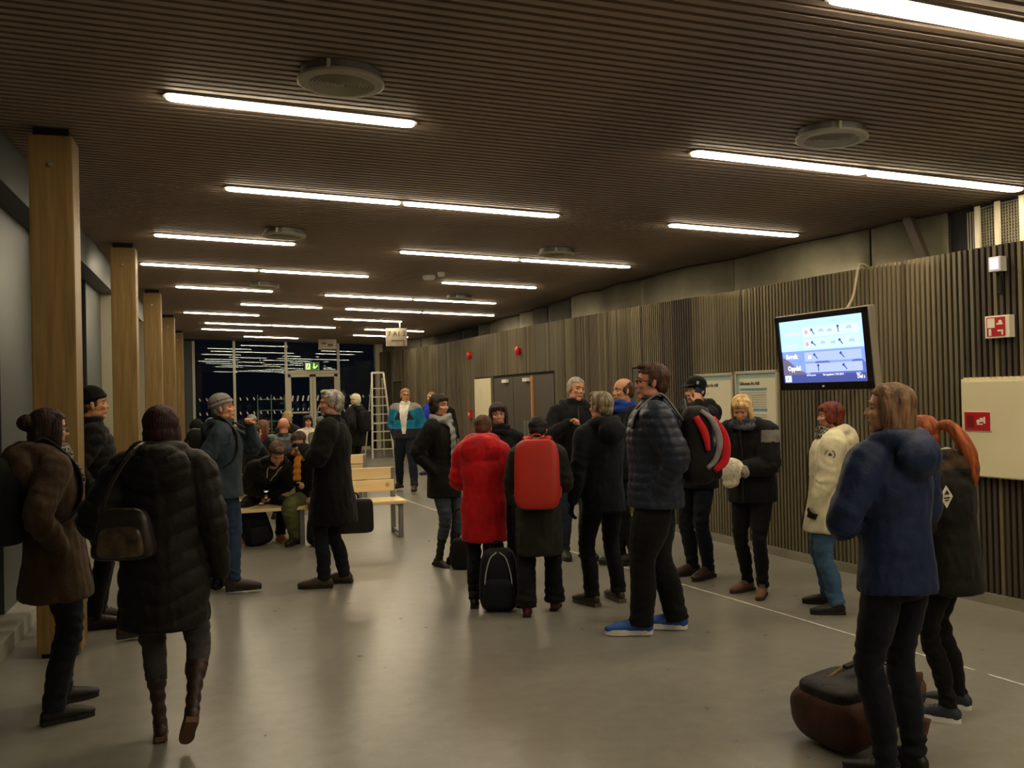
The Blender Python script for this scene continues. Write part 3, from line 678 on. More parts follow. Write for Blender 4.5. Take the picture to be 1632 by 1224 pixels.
B().cyl((-.12, -.03, .05), .018, .004, 'y').box((-.12, -.03, 0), (.03, .004, .07), rot=Matrix.Rotation(.4, 3, 'Y')).box((-.13, -.03, -.05), (.02, .004, .06), rot=Matrix.Rotation(-.5, 3, 'Y')).done('running_figure', M_exg, o)
# ------------------------------------------------------------------ aluminium stepladder
ld = empty('stepladder', (4.15, 25.6, 0), rotz=.05); tag(ld, 'tall white aluminium stepladder standing by the far end of the slatted wall', 'ladder')
M_ladder = mat('pale ladder aluminium', '#dcd8c6', .35, metal=.3)
HT = 2.32
def lx(z): return .16+(.30-.16)*(1-z/HT)
for sx in (-1, 1):
    B().tube([(sx*lx(0), -.55, 0), (sx*lx(HT), 0, HT)], [.03, .03], n=6).done('rail', M_ladder, ld); B().tube([(sx*lx(0)*.9, .6, 0), (sx*lx(HT)*.9, .1, HT-.15)], [.02, .02], n=6).done('rear_leg', M_ladder, ld)
for k in range(8):
    z = .24+k*.235; B().box((0, -.55*(1-z/HT), z), (2*lx(z), .09, .03)).done('tread', M_ladder, ld)
B().box((0, 0, HT), (.34, .06, .05)).done('top_bar', M_ladder, ld); B().tube([(-.24, .35, .9), (.24, .35, .9)], [.012]*2, n=6).done('brace', M_ladder, ld)
# ------------------------------------------------------------------ benches
def bench(name_label, x0, x1, y, depth=.5, facing=-1, grp='pine benches in the waiting area', back=True, yaw=0.0):
    c = (x0+x1)/2; o = empty('bench', (c, y, 0), yaw); tag(o, name_label, 'bench', grp); wd = x1-x0; f = facing
    for k in range(3): B().box((0, f*(-.06+.155*k), .425), (wd, .145, .04), bev=.012).done('seat_plank', M_pine, o)
    for k in range(2): B().box((0, -f*.185+(-f*.02*k), .585+.15*k), (wd-.10, .035, .14), bev=.01).done('back_plank', M_pine, o)
    nl = 3 if wd > 2.2 else 2
    for k in range(nl):
        xx = -wd/2+.06+(wd-.12)*k/(nl-1)
        B().box((xx, -f*.21, .40), (.05, .055, .80)).box((xx, f*.23, .20), (.05, .055, .40)).box((xx, f*.01, .385), (.045, .44, .04)).box((xx, f*.01, .05), (.03, .42, .03)).done('leg', M_steel, o)
    return o
bench('pine bench nearest the camera with its empty end beside the briefcase', -.35, 2.07, 11.15, yaw=.03)
bench('pine bench in the second row, backrest showing between the seated people', -.35, 2.12, 14.3, facing=1, yaw=.02)
bench('pine bench in the third row beyond the bald man', -.35, 2.1, 15.6, facing=-1, yaw=.02)
bench('far pine bench close to the dark glass front', -.35, 2.2, 19.0, facing=-1, yaw=.02)

# ================================================================== people
def smoothstep(a, b, x): t = np.clip((x-a)/(b-a), 0, 1); return t*t*(3-2*t)
def gauss(V, c, s): return np.exp(-((V-np.asarray(c))**2/(2*np.asarray(s)**2)).sum(1))
# ---- head template: origin between the ears, y forward, z up
def build_head(female):
    j = .9 if female else 1.0; l = L()
    l.ell((0, -.012, .034), (.076, .096, .086), n=24)
    l.ell((0, .022, -.022), (.062*(.97 if female else 1), .068, .088), n=20)
    l.ell((0, .058, -.091), (.026*j, .027, .024), n=14)
    for s in (-1, 1):
        l.ell((s*.042*j, .012, -.068), (.021, .042, .028), n=12)
        l.ell((s*.036, .062, -.022), (.024, .022, .022), n=12)
        l.ell((s*.080, -.008, -.006), (.007, .017, .031), rot=rotm(.15, 0, s*.35), n=12)
        l.ell((s*.010, .091, -.029), (.0075, .009, .0075), n=8)
    l.ell((0, .072, .026), (.050, .020, .014), n=14)
    l.tube([(0, .084, .012), (0, .095, -.010), (0, .1015, -.026)], [.0075, .009, .0105], n=8, sub=3)
    l.tube([(-.021, .077, -.059), (0, .0865, -.057), (.021, .077, -.059)], [.004, .0062, .004], n=8)
    l.tube([(-.018, .076, -.066), (0, .085, -.0665), (.018, .076, -.066)], [.004, .0066, .004], n=8)
    l.tube([(0, -.022, -.05), (0, -.03, -.12), (0, -.042, -.20)], [.050*j, .050*j, .058*j], n=16)
    V, Q, N = remesh(l, .0058, 2)
    for s in (-1, 1):
        V -= N*(.011*gauss(V, (s*.031, .080, .008), (.014, .02, .010)))[:, None]
        V -= N*(.004*gauss(V, (s*.055, .055, -.05), (.014, .02, .018)))[:, None]
    c = Q.size and V[Q].mean(1)
    lips = (np.abs(c[:, 0]) < .021) & (c[:, 1] > .074) & (c[:, 2] < -.0535) & (c[:, 2] > -.0735)
    return V, Q, lips
HEADS = {f: build_head(f) for f in (False, True)}
# ---- hand template: wrist at origin, fingers along +y, palm facing -z, thumb on +x
def build_hand(curl, spread=0.02, thumb=.5):
    l = L(); l.tube([(0, -.035, 0), (0, 0, 0), (0, .03, 0)], [(.024, .019), (.026, .018), (.034, .016)], n=12, flat=(1, 0, 0), sub=3)
    l.tube([(0, .0, 0), (0, .05, 0), (0, .088, 0)], [(.027, .015), (.039, .015), (.037, .012)], n=14, flat=(1, 0, 0), sub=3)
    for i, (x, ln) in enumerate(((.029, .072), (.0095, .080), (-.0105, .075), (-.029, .060))):
        p = np.array((x, .086, 0)); a = 0; pts = [np.array((x, .06, 0)), p]; yaw = (x*spread*20)
        for k, fr in enumerate((.45, .32, .23)):
            a += curl*(1, 1.1, .7)[k]+i*.03; p = p+ln*fr*np.array((math.sin(yaw)*math.cos(a), math.cos(yaw)*math.cos(a), -math.sin(a))); pts.append(p)
        l.tube(pts, [.009, .0092, .0085, .0078, .0066], n=8, sub=2)
    t = thumb; l.tube([(.018, .018, -.004), (.042, .045, -.008), (.056-.02*t, .072, -.014-.022*t), (.058-.034*t, .096, -.018-.034*t)], [.013, .0115, .0098, .0078], n=8, sub=3)
    V, Q, N = remesh(l, .0048, 1); return V, Q
HANDS = {'relax': build_hand(.35), 'grip': build_hand(.85, thumb=1), 'fist': build_hand(1.25, .0, 1.2)}
# ---- shoes: ankle over the origin, toe along +y
def build_shoe(kind):
    l = L(); top = {'shoe': .09, 'sneaker': .09, 'boot': .15, 'tallboot': .37}[kind]
    l.tube([(0, -.055, .045), (0, 0, .05), (0, .08, .045), (0, .15, .036), (0, .185, .03)], [(.032, .038), (.038, .046), (.040, .036), (.038, .027), (.024, .018)], n=14, flat=(1, 0, 0), sub=4)
    l.ell((0, -.045, .045), (.034, .036, .042)); l.ell((0, .175, .032), (.033, .03, .021))
    l.tube([(0, -.005, .05), (0, -.012, top*.6), (0, -.012, top)], [(.040, .048), (.040, .046), (.043, .046) if top < .2 else (.062, .062)], n=14, flat=(1, 0, 0), sub=3)
    V, Q, N = remesh(l, .008, 2)
    if kind == 'tallboot': V += N*(.0035*np.sin(V[:, 2]*90+V[:, 1]*30))[:, None]*smoothstep(.07, .12, V[:, 2])[:, None]
    V[:, 2] = np.maximum(V[:, 2], .018)
    outline = [(.026*math.sin(a)*(1 if True else 1)*1.3 if False else 0, 0) for a in ()]
    pts = []
    for k in range(24):
        a = 2*PI*k/24; y_ = .062+.138*math.cos(a); wd = .036+.007*math.exp(-((y_-.13)/.05)**2)-.004*math.exp(-((y_-.05)/.03)**2)
        pts.append((wd*math.copysign(abs(math.sin(a))**.6, math.sin(a)), y_))
    b = B(); b.poly([(x, y_, 0) for x, y_ in pts], .026 if kind != 'sneaker' else .032)
    if kind != 'sneaker': b.box((0, -.045, .012), (.066, .06, .03))
    bmesh.ops.recalc_face_normals(b.bm, faces=b.bm.faces); me = bpy.data.meshes.new('sole'); b.bm.to_mesh(me); b.bm.free()
    lc = B()
    for k in range(4): lc.tube([(-.022, .035+.022*k, .086-.006*k), (0, .04+.022*k, .094-.008*k), (.022, .035+.022*k, .086-.006*k)], .0028, n=5)
    me2 = bpy.data.meshes.new('laces'); lc.bm.to_mesh(me2); lc.bm.free()
    return mesh_np('shoe', V, Q), me, me2
SHOES = {}
# ---- hair templates in the head frame
def hair_template(style):
    l = L(); vox = .0062; top = {'bald': 0}.get(style, 1)
    open_y, zh, zl = .030, .078, -.2
    if style in ('short', 'short_full', 'crop'):
        g = {'short': 0, 'short_full': .006, 'crop': -.003}[style]
        l.ell((0, -.016, .040), (.083+g, .103+g, .088+g), n=24); l.ell((0, -.06, -.01), (.066+g, .05+g, .07), n=18)
        for s in (-1, 1): l.ell((s*.073, .012, .012), (.011, .022, .036), n=10)
        if style == 'short_full': l.ell((0, .05, .105), (.055, .045, .022), n=12)
        zh = .072
    elif style == 'receding':
        l.ell((0, -.024, .030), (.081, .098, .078), n=24); l.ell((0, -.06, -.01), (.066, .05, .07), n=18)
        for s in (-1, 1): l.ell((s*.073, .008, .01), (.011, .024, .034), n=10)
    elif style in ('pixie', 'bob', 'fringe_bob'):
        l.ell((0, -.018, .038), (.095, .110, .096), n=24); l.ell((0, -.055, -.025), (.085, .060, .075), n=18)
        for s in (-1, 1): l.ell((s*.078, .006, -.01 if style == 'pixie' else -.04), (.023, .042, .055 if style == 'pixie' else .085), n=14)
        if style != 'pixie': l.ell((0, -.05, -.07), (.085, .05, .055), n=16)
        l.ell((0, .062, .070), (.066, .030, .032), n=14); zh = .045 if style == 'fringe_bob' else .055
    elif style == 'long':
        l.ell((0, -.014, .038), (.086, .106, .090), n=24)
        l.tube([(0, -.05, .05), (0, -.075, -.06), (0, -.085, -.18), (.0, -.085, -.27)], [(.08, .055), (.078, .045), (.066, .03), (.035, .015)], n=16, flat=(1, 0, 0))
        for s in (-1, 1):
            l.ell((s*.074, -.012, -.01), (.018, .045, .075), n=14)
            l.tube([(s*.05, .03, .10), (s*.080, .0, .02), (s*.080, -.02, -.08), (s*.070, -.02, -.18), (s*.06, .0, -.25)], [(.02, .02), (.030, .018), (.036, .020), (.030, .016), (.012, .008)], n=10, flat=(0, 1, 0))
        zh = .080
    elif style == 'bun':
        l.ell((0, -.014, .038), (.088, .108, .092), n=24); l.ell((0, -.115, .035), (.06, .06, .05), n=14)
        l.tube([(0, -.05, .04), (0, -.07, -.05), (0, -.065, -.13)], [(.08, .055), (.078, .045), (.05, .03)], n=16, flat=(1, 0, 0))
        for s in (-1, 1):
            l.ell((s*.074, -.005, -.01), (.018, .05, .075), n=14)
            l.tube([(s*.05, .045, .09), (s*.079, .03, .02), (s*.078, .03, -.06), (s*.068, .04, -.17)], [(.022, .02), (.034, .018), (.036, .022), (.016, .010)], n=10, flat=(0, 1, 0))
    elif style == 'pony':
        l.ell((0, -.014, .036), (.084, .104, .089), n=24); l.ell((0, -.105, .03), (.026, .03, .026), n=12); l.ell((0, -.06, -.03), (.06, .04, .045), n=12)
        l.tube([(0, -.10, .03), (0, -.165, .02), (0, -.21, -.07), (0, -.225, -.18), (0, -.21, -.30), (.0, -.20, -.36)], [.022, .034, .044, .046, .036, .012], n=12)
    V, Q, N = remesh(l, vox, 2)
    th = np.arctan2(V[:, 0], V[:, 1]+.02)
    strand = np.sin(th*46+2*np.sin(V[:, 2]*26))*.5+np.sin(th*83+V[:, 2]*14+1)*.35+nz(V, 40, 5)*.5
    V = V+N*(strand*(.0042 if style in ('short', 'short_full', 'pixie', 'crop') else .0032)+.005*nz(V, 75, 8)*(1 if style in ('short', 'short_full', 'pixie') else .45))[:, None]
    # the face stays free: pull what covers it back under the skin
    if style == 'receding': cover = (V[:, 1] > -.02+.5*np.abs(V[:, 0])) & (V[:, 2] > .045) | ((V[:, 1] > .035) & (np.abs(V[:, 0]) < .075))
    else:
        cover = (V[:, 1] > open_y) & (V[:, 2] < zh-.25*np.abs(V[:, 0])**1.0+.004*np.sin(V[:, 0]*150)) & (np.abs(V[:, 0]) < (.072 if style in ('long', 'bun') else .090)) & (V[:, 2] > -.13)
    if style in ('bob', 'fringe_bob', 'pixie', 'long', 'bun'):
        cover &= (V[:, 1] > .035+.9*np.maximum(0, np.abs(V[:, 0])-.055))
    V[cover] = V[cover]*np.array((.55, .4, .75))+np.array((0, -.01, 0))
    return V, Q
HAIRS = {}
def hair_mat(c): return mat('hair '+c, c, .62, noise=.55, nscale=38, stretch=(1, 1, .10), bump=.7, bscale=110, bdist=.004, spec=.4)
SKIN = {}
def skin(c='#c08a62'):
    v = [int(c[i:i+2], 16) for i in (1, 3, 5)]; v = [int(a*.72+b*.28) for a, b in zip(v, (214, 178, 160))]; c = '#%02x%02x%02x' % tuple(v)
    return mat('skin '+c, c, .48, noise=.08, nscale=20, spec=.4)
M_lip = mat('lips', '#a8695a', .5); M_eyew = mat('eye white', '#a89e94', .35); M_iris = mat('dark iris', '#1f1712', .2)
sph = bmesh.new(); bmesh.ops.create_uvsphere(sph, u_segments=12, v_segments=8, radius=.0112); eye_me = bpy.data.meshes.new('eye'); sph.to_mesh(eye_me); sph.free()
eye_me.materials.append(M_eyew); eye_me.materials.append(M_iris); eye_me.polygons.foreach_set('use_smooth', [True]*len(eye_me.polygons))
for p in eye_me.polygons:
    if p.center.y > .0058: p.material_index = 1
lidb = bmesh.new(); bmesh.ops.create_uvsphere(lidb, u_segments=16, v_segments=14, radius=.0126)
bmesh.ops.delete(lidb, geom=[f for f in lidb.faces if f.calc_center_median().y > 0 and -.0042 < f.calc_center_median().z < .0030] + [], context='FACES')
lid_me = bpy.data.meshes.new('eyelid'); lidb.to_mesh(lid_me); lidb.free(); lid_me.polygons.foreach_set('use_smooth', [True]*len(lid_me.polygons)); LIDS = {}
def ik(a, b, l1, l2, pole):
    a, b, pole = map(np.asarray, (a, b, pole)); d = b-a; n = np.linalg.norm(d)
    if n > (l1+l2)*.995: b = a+d/n*(l1+l2)*.995; d = b-a; n = np.linalg.norm(d)
    x = (l1*l1-l2*l2+n*n)/(2*n); h = math.sqrt(max(1e-6, l1*l1-x*x)); u = d/n; p = pole-u*(pole@u); p = p/(np.linalg.norm(p)+1e-9)
    return a+u*x+p*h, b
def scaled(P, k): return [tuple(v*k for v in p) for p in P]
def crease(V, N, amp, f, seed): return V+N*(amp*nz(V, f, seed))[:, None]
ARM = {  # wrist target (right side, x positive), elbow pole, palm-up hint
 'down': ((.285, .03, .84), (.5, -1, 0)), 'pocket': ((.175, -.02, .97), (.75, -1, .1)), 'pocket_low': ((.19, -.01, .93), (.7, -1, 0)), 'front': ((.05, .17, 1.13), (1, -.3, -.4)), 'hold': ((.10, .30, 1.10), (.8, -.6, -1)),
 'phone': ((.06, .33, 1.12), (.9, -.3, -1)), 'ear': ((.125, .085, 1.52), (.7, .6, -1)), 'mouth': ((.04, .22, 1.46), (.6, .3, -1)), 'chest': ((.10, .25, 1.26), (.9, -.1, -1)),
 'lap': ((.13, .42, .98), (.9, -.4, -.6)), 'behind': ((.25, -.10, .88), (.6, -1, 0)), 'fold': ((-.06, .26, 1.16), (1, .2, -1)), 'forward': ((.16, .42, 1.16), (.6, -.2, -1))}
PEOPLE = 0
def person(label, base, face, H=1.72, female=False, feet=None, lean=(0, 0), head=(0, 0, 0), arms=('down', 'down'), top=None, legs=None, shoes=('shoe', '#241a14'),
           hair=('short', '#2c1d14'), hat=None, scarf=None, glasses=False, skin_c='#bf8a64', gloves=None, sit=None, hunch=0, bulk=1.0, fine=True, group=None, collar=True, feetw=None, handdir=(None, None), hands=('relax', 'relax'), name='person'):
    """face: degrees, 0 looks at the doorway where the photo was taken, 90 to its right; feet: ((x, y, z, yaw), ...) right foot, left foot in body space"""
    global PEOPLE; PEOPLE += 1; seed = PEOPLE
    if feetw:
        if base is None: base = ((feetw[0][0][0]+feetw[1][0][0])/2, (feetw[0][0][1]+feetw[1][0][1])/2)
        hd0 = math.atan2(-base[1], -base[0])+math.radians(face)-PI/2; c_, s_ = math.cos(-hd0), math.sin(-hd0); feet = []
        for (p, yaw, *r) in feetw:
            dx, dy = p[0]-base[0], p[1]-base[1]; feet.append((dx*c_-dy*s_, dx*s_+dy*c_, r[0] if r else 0, yaw, r[1] if len(r) > 1 else 0))
    k = H/1.75; bx_, by_ = base; tc = math.atan2(-by_, -bx_); hd = tc+math.radians(face); rz = hd-PI/2
    bd = .94 if female else 1.0
    sk = skin(skin_c); top = dict(dict(color='#16161a', hem=.80, thick=0, flare=.0, quilt=0, hood=None, collar=True, color2=None, rough=.85, zip=False), **(top or {})); legs = dict(dict(color='#14151a', width=1.0, flare=0), **(legs or {}))
    lx_, ly_ = lean
    if sit is not None:
        pz = sit+.10; dz = pz-.95*k; px_ = 0; py_ = -.02
    else: pz = .95*k; dz = 0; px_ = py_ = 0
    def sp(z):   # spine offset for a standing height z (for H=1.75)
        t = max(0, (z-.95)/(1.46-.95)); return np.array((px_+lx_*t, py_+ly_*t+hunch*max(0, t-.5)**2*2, 0))
    def P(x, y_, z): o = sp(z); return (x*k+o[0], y_*k+o[1], z*k+dz-(.18*(abs(ly_)+abs(lx_))**2*4 if z > 1.2 else 0))
    shw = .175*bd*(.5+.5*bulk)
    sh = [np.array(P(s*shw, -.005, 1.405)) for s in (1, -1)]
    hip = [np.array((px_+s*.088*k, py_, .90*k+dz)) for s in (1, -1)]
    if feet is None:
        feet = ((.11, .0, 0, 8), (-.11, 0, 0, -8)) if sit is None else ((.14, .46, 0, 8), (-.14, .46, 0, -8))
    ank = []; knees = []
    for i, s in enumerate((1, -1)):
        f = feet[i]; a = np.array((f[0], f[1], f[2]+.085)); kn, a2 = ik(hip[i], a, .418*k if sit is None else .43*k, .410*k, (s*.12, 1, .1 if sit is None else 1.5)); knees.append(kn); ank.append(a2)
    elb, wri = [], []
    for i, s in enumerate((1, -1)):
        spec = arms[i]
        if isinstance(spec, str): t, pole = ARM[spec]
        else: t, pole = spec
        tw = np.array(P(s*t[0], t[1], t[2])); e_, w_ = ik(sh[i], tw, .285*k, .25*k, (s*pole[0], pole[1], pole[2])); elb.append(e_); wri.append(w_)
    # --- body: one surface under the clothes, head and hands joined in
    l = L(); T = lambda z, rx, ry, yo=0: (P(0, yo, z), (rx*k*bd, ry*k))
    rings = [T(.86, .13, .09), T(.95, .14, .095), T(1.08, .12, .085), T(1.25, .14, .09), T(1.38, .14, .08), T(1.46, .06, .055)]
    l.tube([r[0] for r in rings], [r[1] for r in rings], n=14, sub=2, flat=(1, 0, 0))
    hc = np.array(P(0, .02, 1.625)); hc[1] += 0
    hy, hp, hr = [math.radians(v) for v in head]; HR = rotm(0, 0, hy) @ rotm(0, hr, 0) @ rotm(hp, 0, 0)
    piv = np.array(P(0, -.02, 1.50)); hs = k*(1.0 if not female else .965); hc = piv+HR @ (np.array((0, .025, .125))*k)
    l.tube([P(0, -.01, 1.40), tuple(piv), tuple(hc+HR @ (np.array((0, -.02, -.06))*k))], [.062*k, .052*k, .05*k], n=12, sub=3)
    for i in (0, 1):
        l.tube([sh[i], elb[i], wri[i]], [.050*k, .036*k, .026*k], n=8, sub=3)
        kk = knees[i]; l.tube([hip[i], (hip[i]+kk)/2, kk, (kk+ank[i])/2, ank[i]], [.072*k, .058*k, .040*k, .034*k, .026*k], n=8, sub=2)
    V, Q, N = remesh(l, .019, 1); Vs, Qs = [V], [Q]; off = len(V); mi = [np.zeros(len(Q), int)]
    hv, hq, lips = HEADS[female]; Vs.append(hv*hs @ HR.T+hc); Qs.append(hq+off); off += len(hv); mi.append(lips.astype(int))
    glv = []
    for i, s in enumerate((1, -1)):
        d = wri[i]-elb[i]; d = d/np.linalg.norm(d); up = np.array((s*1.0, .15, .15)) if d[2] < -.6 else np.array((0, -.2, 1.0))
        spec = arms[i]
        if handdir[i] is not None: d = np.array(handdir[i], float); d /= np.linalg.norm(d); up = np.array((s*1., .2, 0.))
        if spec in ('ear', 'mouth'): up = np.array((s*1., .1, 0.))
        zax = up-d*(up@d); zax /= np.linalg.norm(zax); xax = np.cross(d, zax)
        Rm = np.stack([xax, d, zax], 1); hV, hQ = HANDS[hands[i]]; hV = hV.copy()
        # thumb of a hanging hand points forward, of a level one inward
        want = np.array((0, 1., 0)) if abs(d[2]) > .6 else np.array((-s*1., 0, 0))
        if xax@want < 0: hV[:, 0] *= -1; hQ = hQ[:, ::-1]
        g = 1.0*k*(1 if not female else .93)
        pos = (hV*g*(1.13 if gloves else 1)) @ Rm.T+wri[i]
        if gloves: glv.append((pos, hQ))
        else: Vs.append(pos); Qs.append(hQ+off); off += len(hV); mi.append(np.zeros(len(hQ), int))
    me = mesh_np(name, np.vstack(Vs), np.vstack(Qs), sk); me.materials.append(M_lip); me.polygons.foreach_set('material_index', np.concatenate(mi).astype(np.int32))
    o = link(name, me, loc=(bx_, by_, 0), rot=(0, 0, rz)); tag(o, label, 'person', group)
    for pos, hQ in glv: link('glove', mesh_np('glove', pos, hQ, fabric(gloves)), o)
    HM = Matrix.Translation(hc) @ Matrix(HR.tolist()).to_4x4() @ Matrix.Scale(hs, 4)
    if sk.name not in LIDS: LIDS[sk.name] = lid_me.copy(); LIDS[sk.name].materials.append(sk); LIDS[sk.name].name = 'eyelid'
    for s in (-1, 1):
        link('eye', eye_me, o, M=HM @ Matrix.Translation((s*.031, .0665, .006)))
        if fine: link('eyelid', LIDS[sk.name], o, M=HM @ Matrix.Translation((s*.031, .0662, .006)))
    # --- trousers
    l = L(); lw_ = legs['width']; fl_ = legs['flare']
    rings = [(P(0, 0, .80 if sit is None else .86), (.125*k*bd*bulk, .085*k)), (P(0, -.005, .90), (.168*k*bd*bulk, .118*k*bulk)), (P(0, 0, 1.0), (.152*k*bd*bulk, .105*k*bulk)), (P(0, 0, 1.05), (.14*k*bd*bulk, .10*k))]
    l.tube([r[0] for r in rings], [r[1] for r in rings], n=16, sub=2, flat=(1, 0, 0))
    tk = shoes[0] == 'tallboot'
    for i in (0, 1):
        kk = knees[i]; a = ank[i]; m1 = (hip[i]+kk)/2; m2 = (kk+a)/2+np.array((0, -.012, 0))
        end = a+(kk-a)/np.linalg.norm(kk-a)*(-.02 if not tk else .20)
        pts = [hip[i], m1, kk, m2, a*.5+m2*.5, end] if not tk else [hip[i], m1, kk, end]
        rad = [.092*k*bulk, .084*k*lw_*bulk, .066*k*lw_, .066*k*lw_, .056*k*lw_+.012*fl_, .052*k*lw_+.025*fl_] if not tk else [.092*k, .082*k*lw_, .062*k*lw_, .056*k]
        l.tube(pts, rad, n=14, sub=3, ends=False); l.ell(pts[0], (rad[0],)*3, n=12)
    V, Q, N = remesh(l, .0115 if fine else .018, 2)
    if fine:
        dk = np.minimum(np.linalg.norm(V-knees[0], axis=1), np.linalg.norm(V-knees[1], axis=1)); da = np.minimum(np.linalg.norm(V-ank[0], axis=1), np.linalg.norm(V-ank[1], axis=1))
        w_ = .35+1.3*np.exp(-(dk/.12)**2)+1.6*np.exp(-(da/.12)**2)
        V = V+N*(w_*(.0045*np.sin(V[:, 2]*95+6*nz(V, 16, seed))*(.5+.5*nz(V, 14, seed+4))+.0065*nz(V*np.array((1, 1, 1.7)), 34, seed+50)))[:, None]
    link('trousers', mesh_np('trousers', V, Q, fabric(legs['color'])), o)
    # --- shoes
    kind, sc_ = shoes[0], shoes[1]
    if kind not in SHOES: SHOES[kind] = build_shoe(kind)
    sme, sole, lace = SHOES[kind]
    for i in (0, 1):
        f = feet[i]; tilt = f[4] if len(f) > 4 else 0; m2 = sme.copy(); m2.materials.clear(); m2.materials.append(mat('shoe '+sc_, sc_, .55, noise=.25, nscale=14, bump=.2, bscale=40, bdist=.003)); m2.name = 'shoe'
        A = Matrix.Translation((ank[i][0], ank[i][1], ank[i][2])) @ Matrix.Rotation(math.radians(-f[3]), 4, 'Z') @ Matrix.Rotation(math.radians(tilt), 4, 'X') @ Matrix.Translation((0, .01, -.085)) @ Matrix.Scale(k*(1.02 if female else 1.12), 4)
        if kind == 'tallboot':
            sd = Vector(knees[i]-ank[i]).normalized(); q_ = Vector((0, 0, 1)).rotation_difference(sd); A = Matrix.Translation(ank[i]) @ q_.to_matrix().to_4x4() @ Matrix.Rotation(math.radians(-f[3]), 4, 'Z') @ Matrix.Rotation(math.radians(tilt), 4, 'X') @ Matrix.Translation((0, .01, -.085)) @ Matrix.Scale(k*.93, 4)
        so = link(kind.replace('tallboot', 'tall_boot') if kind != 'sneaker' else 'sneaker', m2, o, M=A); s2 = sole.copy(); s2.materials.append(mat('sole '+(shoes[2] if len(shoes) > 2 else '#1a1512'), shoes[2] if len(shoes) > 2 else '#1a1512', .7)); link('sole', s2, so)
        if fine and kind != 'tallboot': l2 = lace.copy(); l2.materials.append(mat('laces', '#4a3d30', .8)); link('laces', l2, so)
    # --- jacket
    t = top; l = L(); th = t['thick']; b_ = bulk; hem = t['hem']; F_ = t['flare']
    def JR(z, rx, ry, yo=0): return (P(0, yo, z), ((rx*bd*b_+th)*k, (ry*b_+th)*k))
    rings = []
    if hem < .70: rings += [(hem, .178+F_, .140+F_, 0), ((hem+.86)/2, .180+F_*.7, .142+F_*.7, 0), (.88, .182+F_*.3, .142, 0)]
    elif hem < .86: rings += [(hem, .180+F_, .140+F_*.6, 0), (.90, .180+F_*.3, .138, 0)]
    else: rings += [(hem, .172+F_, .130, 0)]
    rings += [(1.0, .172, .130, 0), (1.10, .165, .125, 0), (1.22, .178, .132, 0), (1.32, .185, .130, -.005), (1.40, .165, .108, -.008), (1.455, .105, .082, -.008)]
    if sit is not None: rings = [r for r in rings if r[0] >= .86]
    rr_ = [JR(*r) for r in rings]
    l.tube([r[0] for r in rr_], [r[1] for r in rr_], n=20, sub=2, flat=(1, 0, 0))
    for i, s in enumerate((1, -1)):
        end = wri[i]+(wri[i]-elb[i])/np.linalg.norm(wri[i]-elb[i])*.012; ne = np.array(P(s*.10*bd, -.01, 1.43))
        l.tube([ne, sh[i], (sh[i]+elb[i])/2, elb[i], (elb[i]+end)/2, end], [(.062+th*.4)*k*b_, (.072+th*.9)*k*b_, (.064+th)*k*b_, (.057+th)*k*b_, (.052+th*.9)*k, (.044+th*.5)*k], n=12, sub=3)
    if collar and t['collar'] and not scarf:
        c0 = np.array(P(0, -.012, 1.455)); c1 = piv+HR @ (np.array((0, .01, .035))*k)
        l.tube([c0, (c0+c1)/2, c1], [(.088*k+th*.3, .078*k+th*.3), (.078*k+th*.5, .074*k+th*.5), (.073*k+th*.5, .072*k+th*.5)], n=16, sub=2, flat=(1, 0, 0))
    if t['hood']:
        hb = t['hood']*k; q = lambda x, y_, z: P(x, y_, z)
        l.tube([q(-.085, .065, 1.44), q(-.115, -.01, 1.485), q(-.085, -.085, 1.50), q(0, -.12, 1.49), q(.085, -.085, 1.50), q(.115, -.01, 1.485), q(.085, .065, 1.44)], [.026*hb, .036*hb, .044*hb, .050*hb, .044*hb, .036*hb, .026*hb], n=10, sub=3)
        l.ell(q(0, -.125-.02*hb, 1.425), (.115*hb, .060*hb, .085*hb), n=16)
    V, Q, N = remesh(l, (.0105 if t['quilt'] else .012) if fine else .017, 3)
    # coordinate along sleeves or torso for the quilting
    def segd(V, a, b): d = b-a; u = np.clip(((V-a)@d)/(d@d), 0, 1); return np.linalg.norm(V-(a+u[:, None]*d), axis=1), u*np.linalg.norm(d)
    zc_ = V[:, 2].copy(); best = np.full(len(V), 9.); sc = -zc_; elbw = np.zeros(len(V))
    for i in (0, 1):
        d1, u1 = segd(V, sh[i], elb[i]); d2, u2 = segd(V, elb[i], wri[i]); L1 = np.linalg.norm(elb[i]-sh[i])
        arm = (np.minimum(d1, d2) < .085*k) & (np.maximum(u1, u2+0) > .03); s_ = np.where(d1 < d2, u1, L1+u2)-sh[i][2]
        sc = np.where(arm, s_, sc); elbw += np.exp(-(np.linalg.norm(V-elb[i], axis=1)/.09)**2)
    if t['quilt']:
        ph = (sc+t.get('chev', 0)*np.abs(V[:, 0]))/t['quilt']*PI+.35*nz(V, 12, seed); V = V+N*((t.get('puff', .012))*(np.abs(np.sin(ph))**.6-.6)+.0045*nz(V*np.array((1.6, 1.6, .8)), 50, seed))[:, None]
    else:
        V = V+N*((.0006+.0085*np.minimum(elbw, 1))*np.sin(sc*80+6*nz(V, 14, seed))+.0085*nz(V*np.array((1, 1, .7)), 18, seed+9)+.0105*nz(V*np.array((1.4, 1.4, .6)), 46, seed+3)*(.6+.4*nz(V, 9, seed+1)))[:, None]
    jV = V
    jm = t.get('mat') or fabric(t['color'], t['rough']); me = mesh_np('jacket', V, Q, jm)
    if t.get('regions'):
        c = V[Q].mean(1)/k; sel = np.zeros(len(Q), np.int32)
        for n_, (cc, fn) in enumerate(t['regions']): me.materials.append(fabric(cc)); sel[fn(c)] = n_+1
        me.polygons.foreach_set('material_index', sel)
    jk = link('coat' if hem < .72 else 'jacket', me, o)
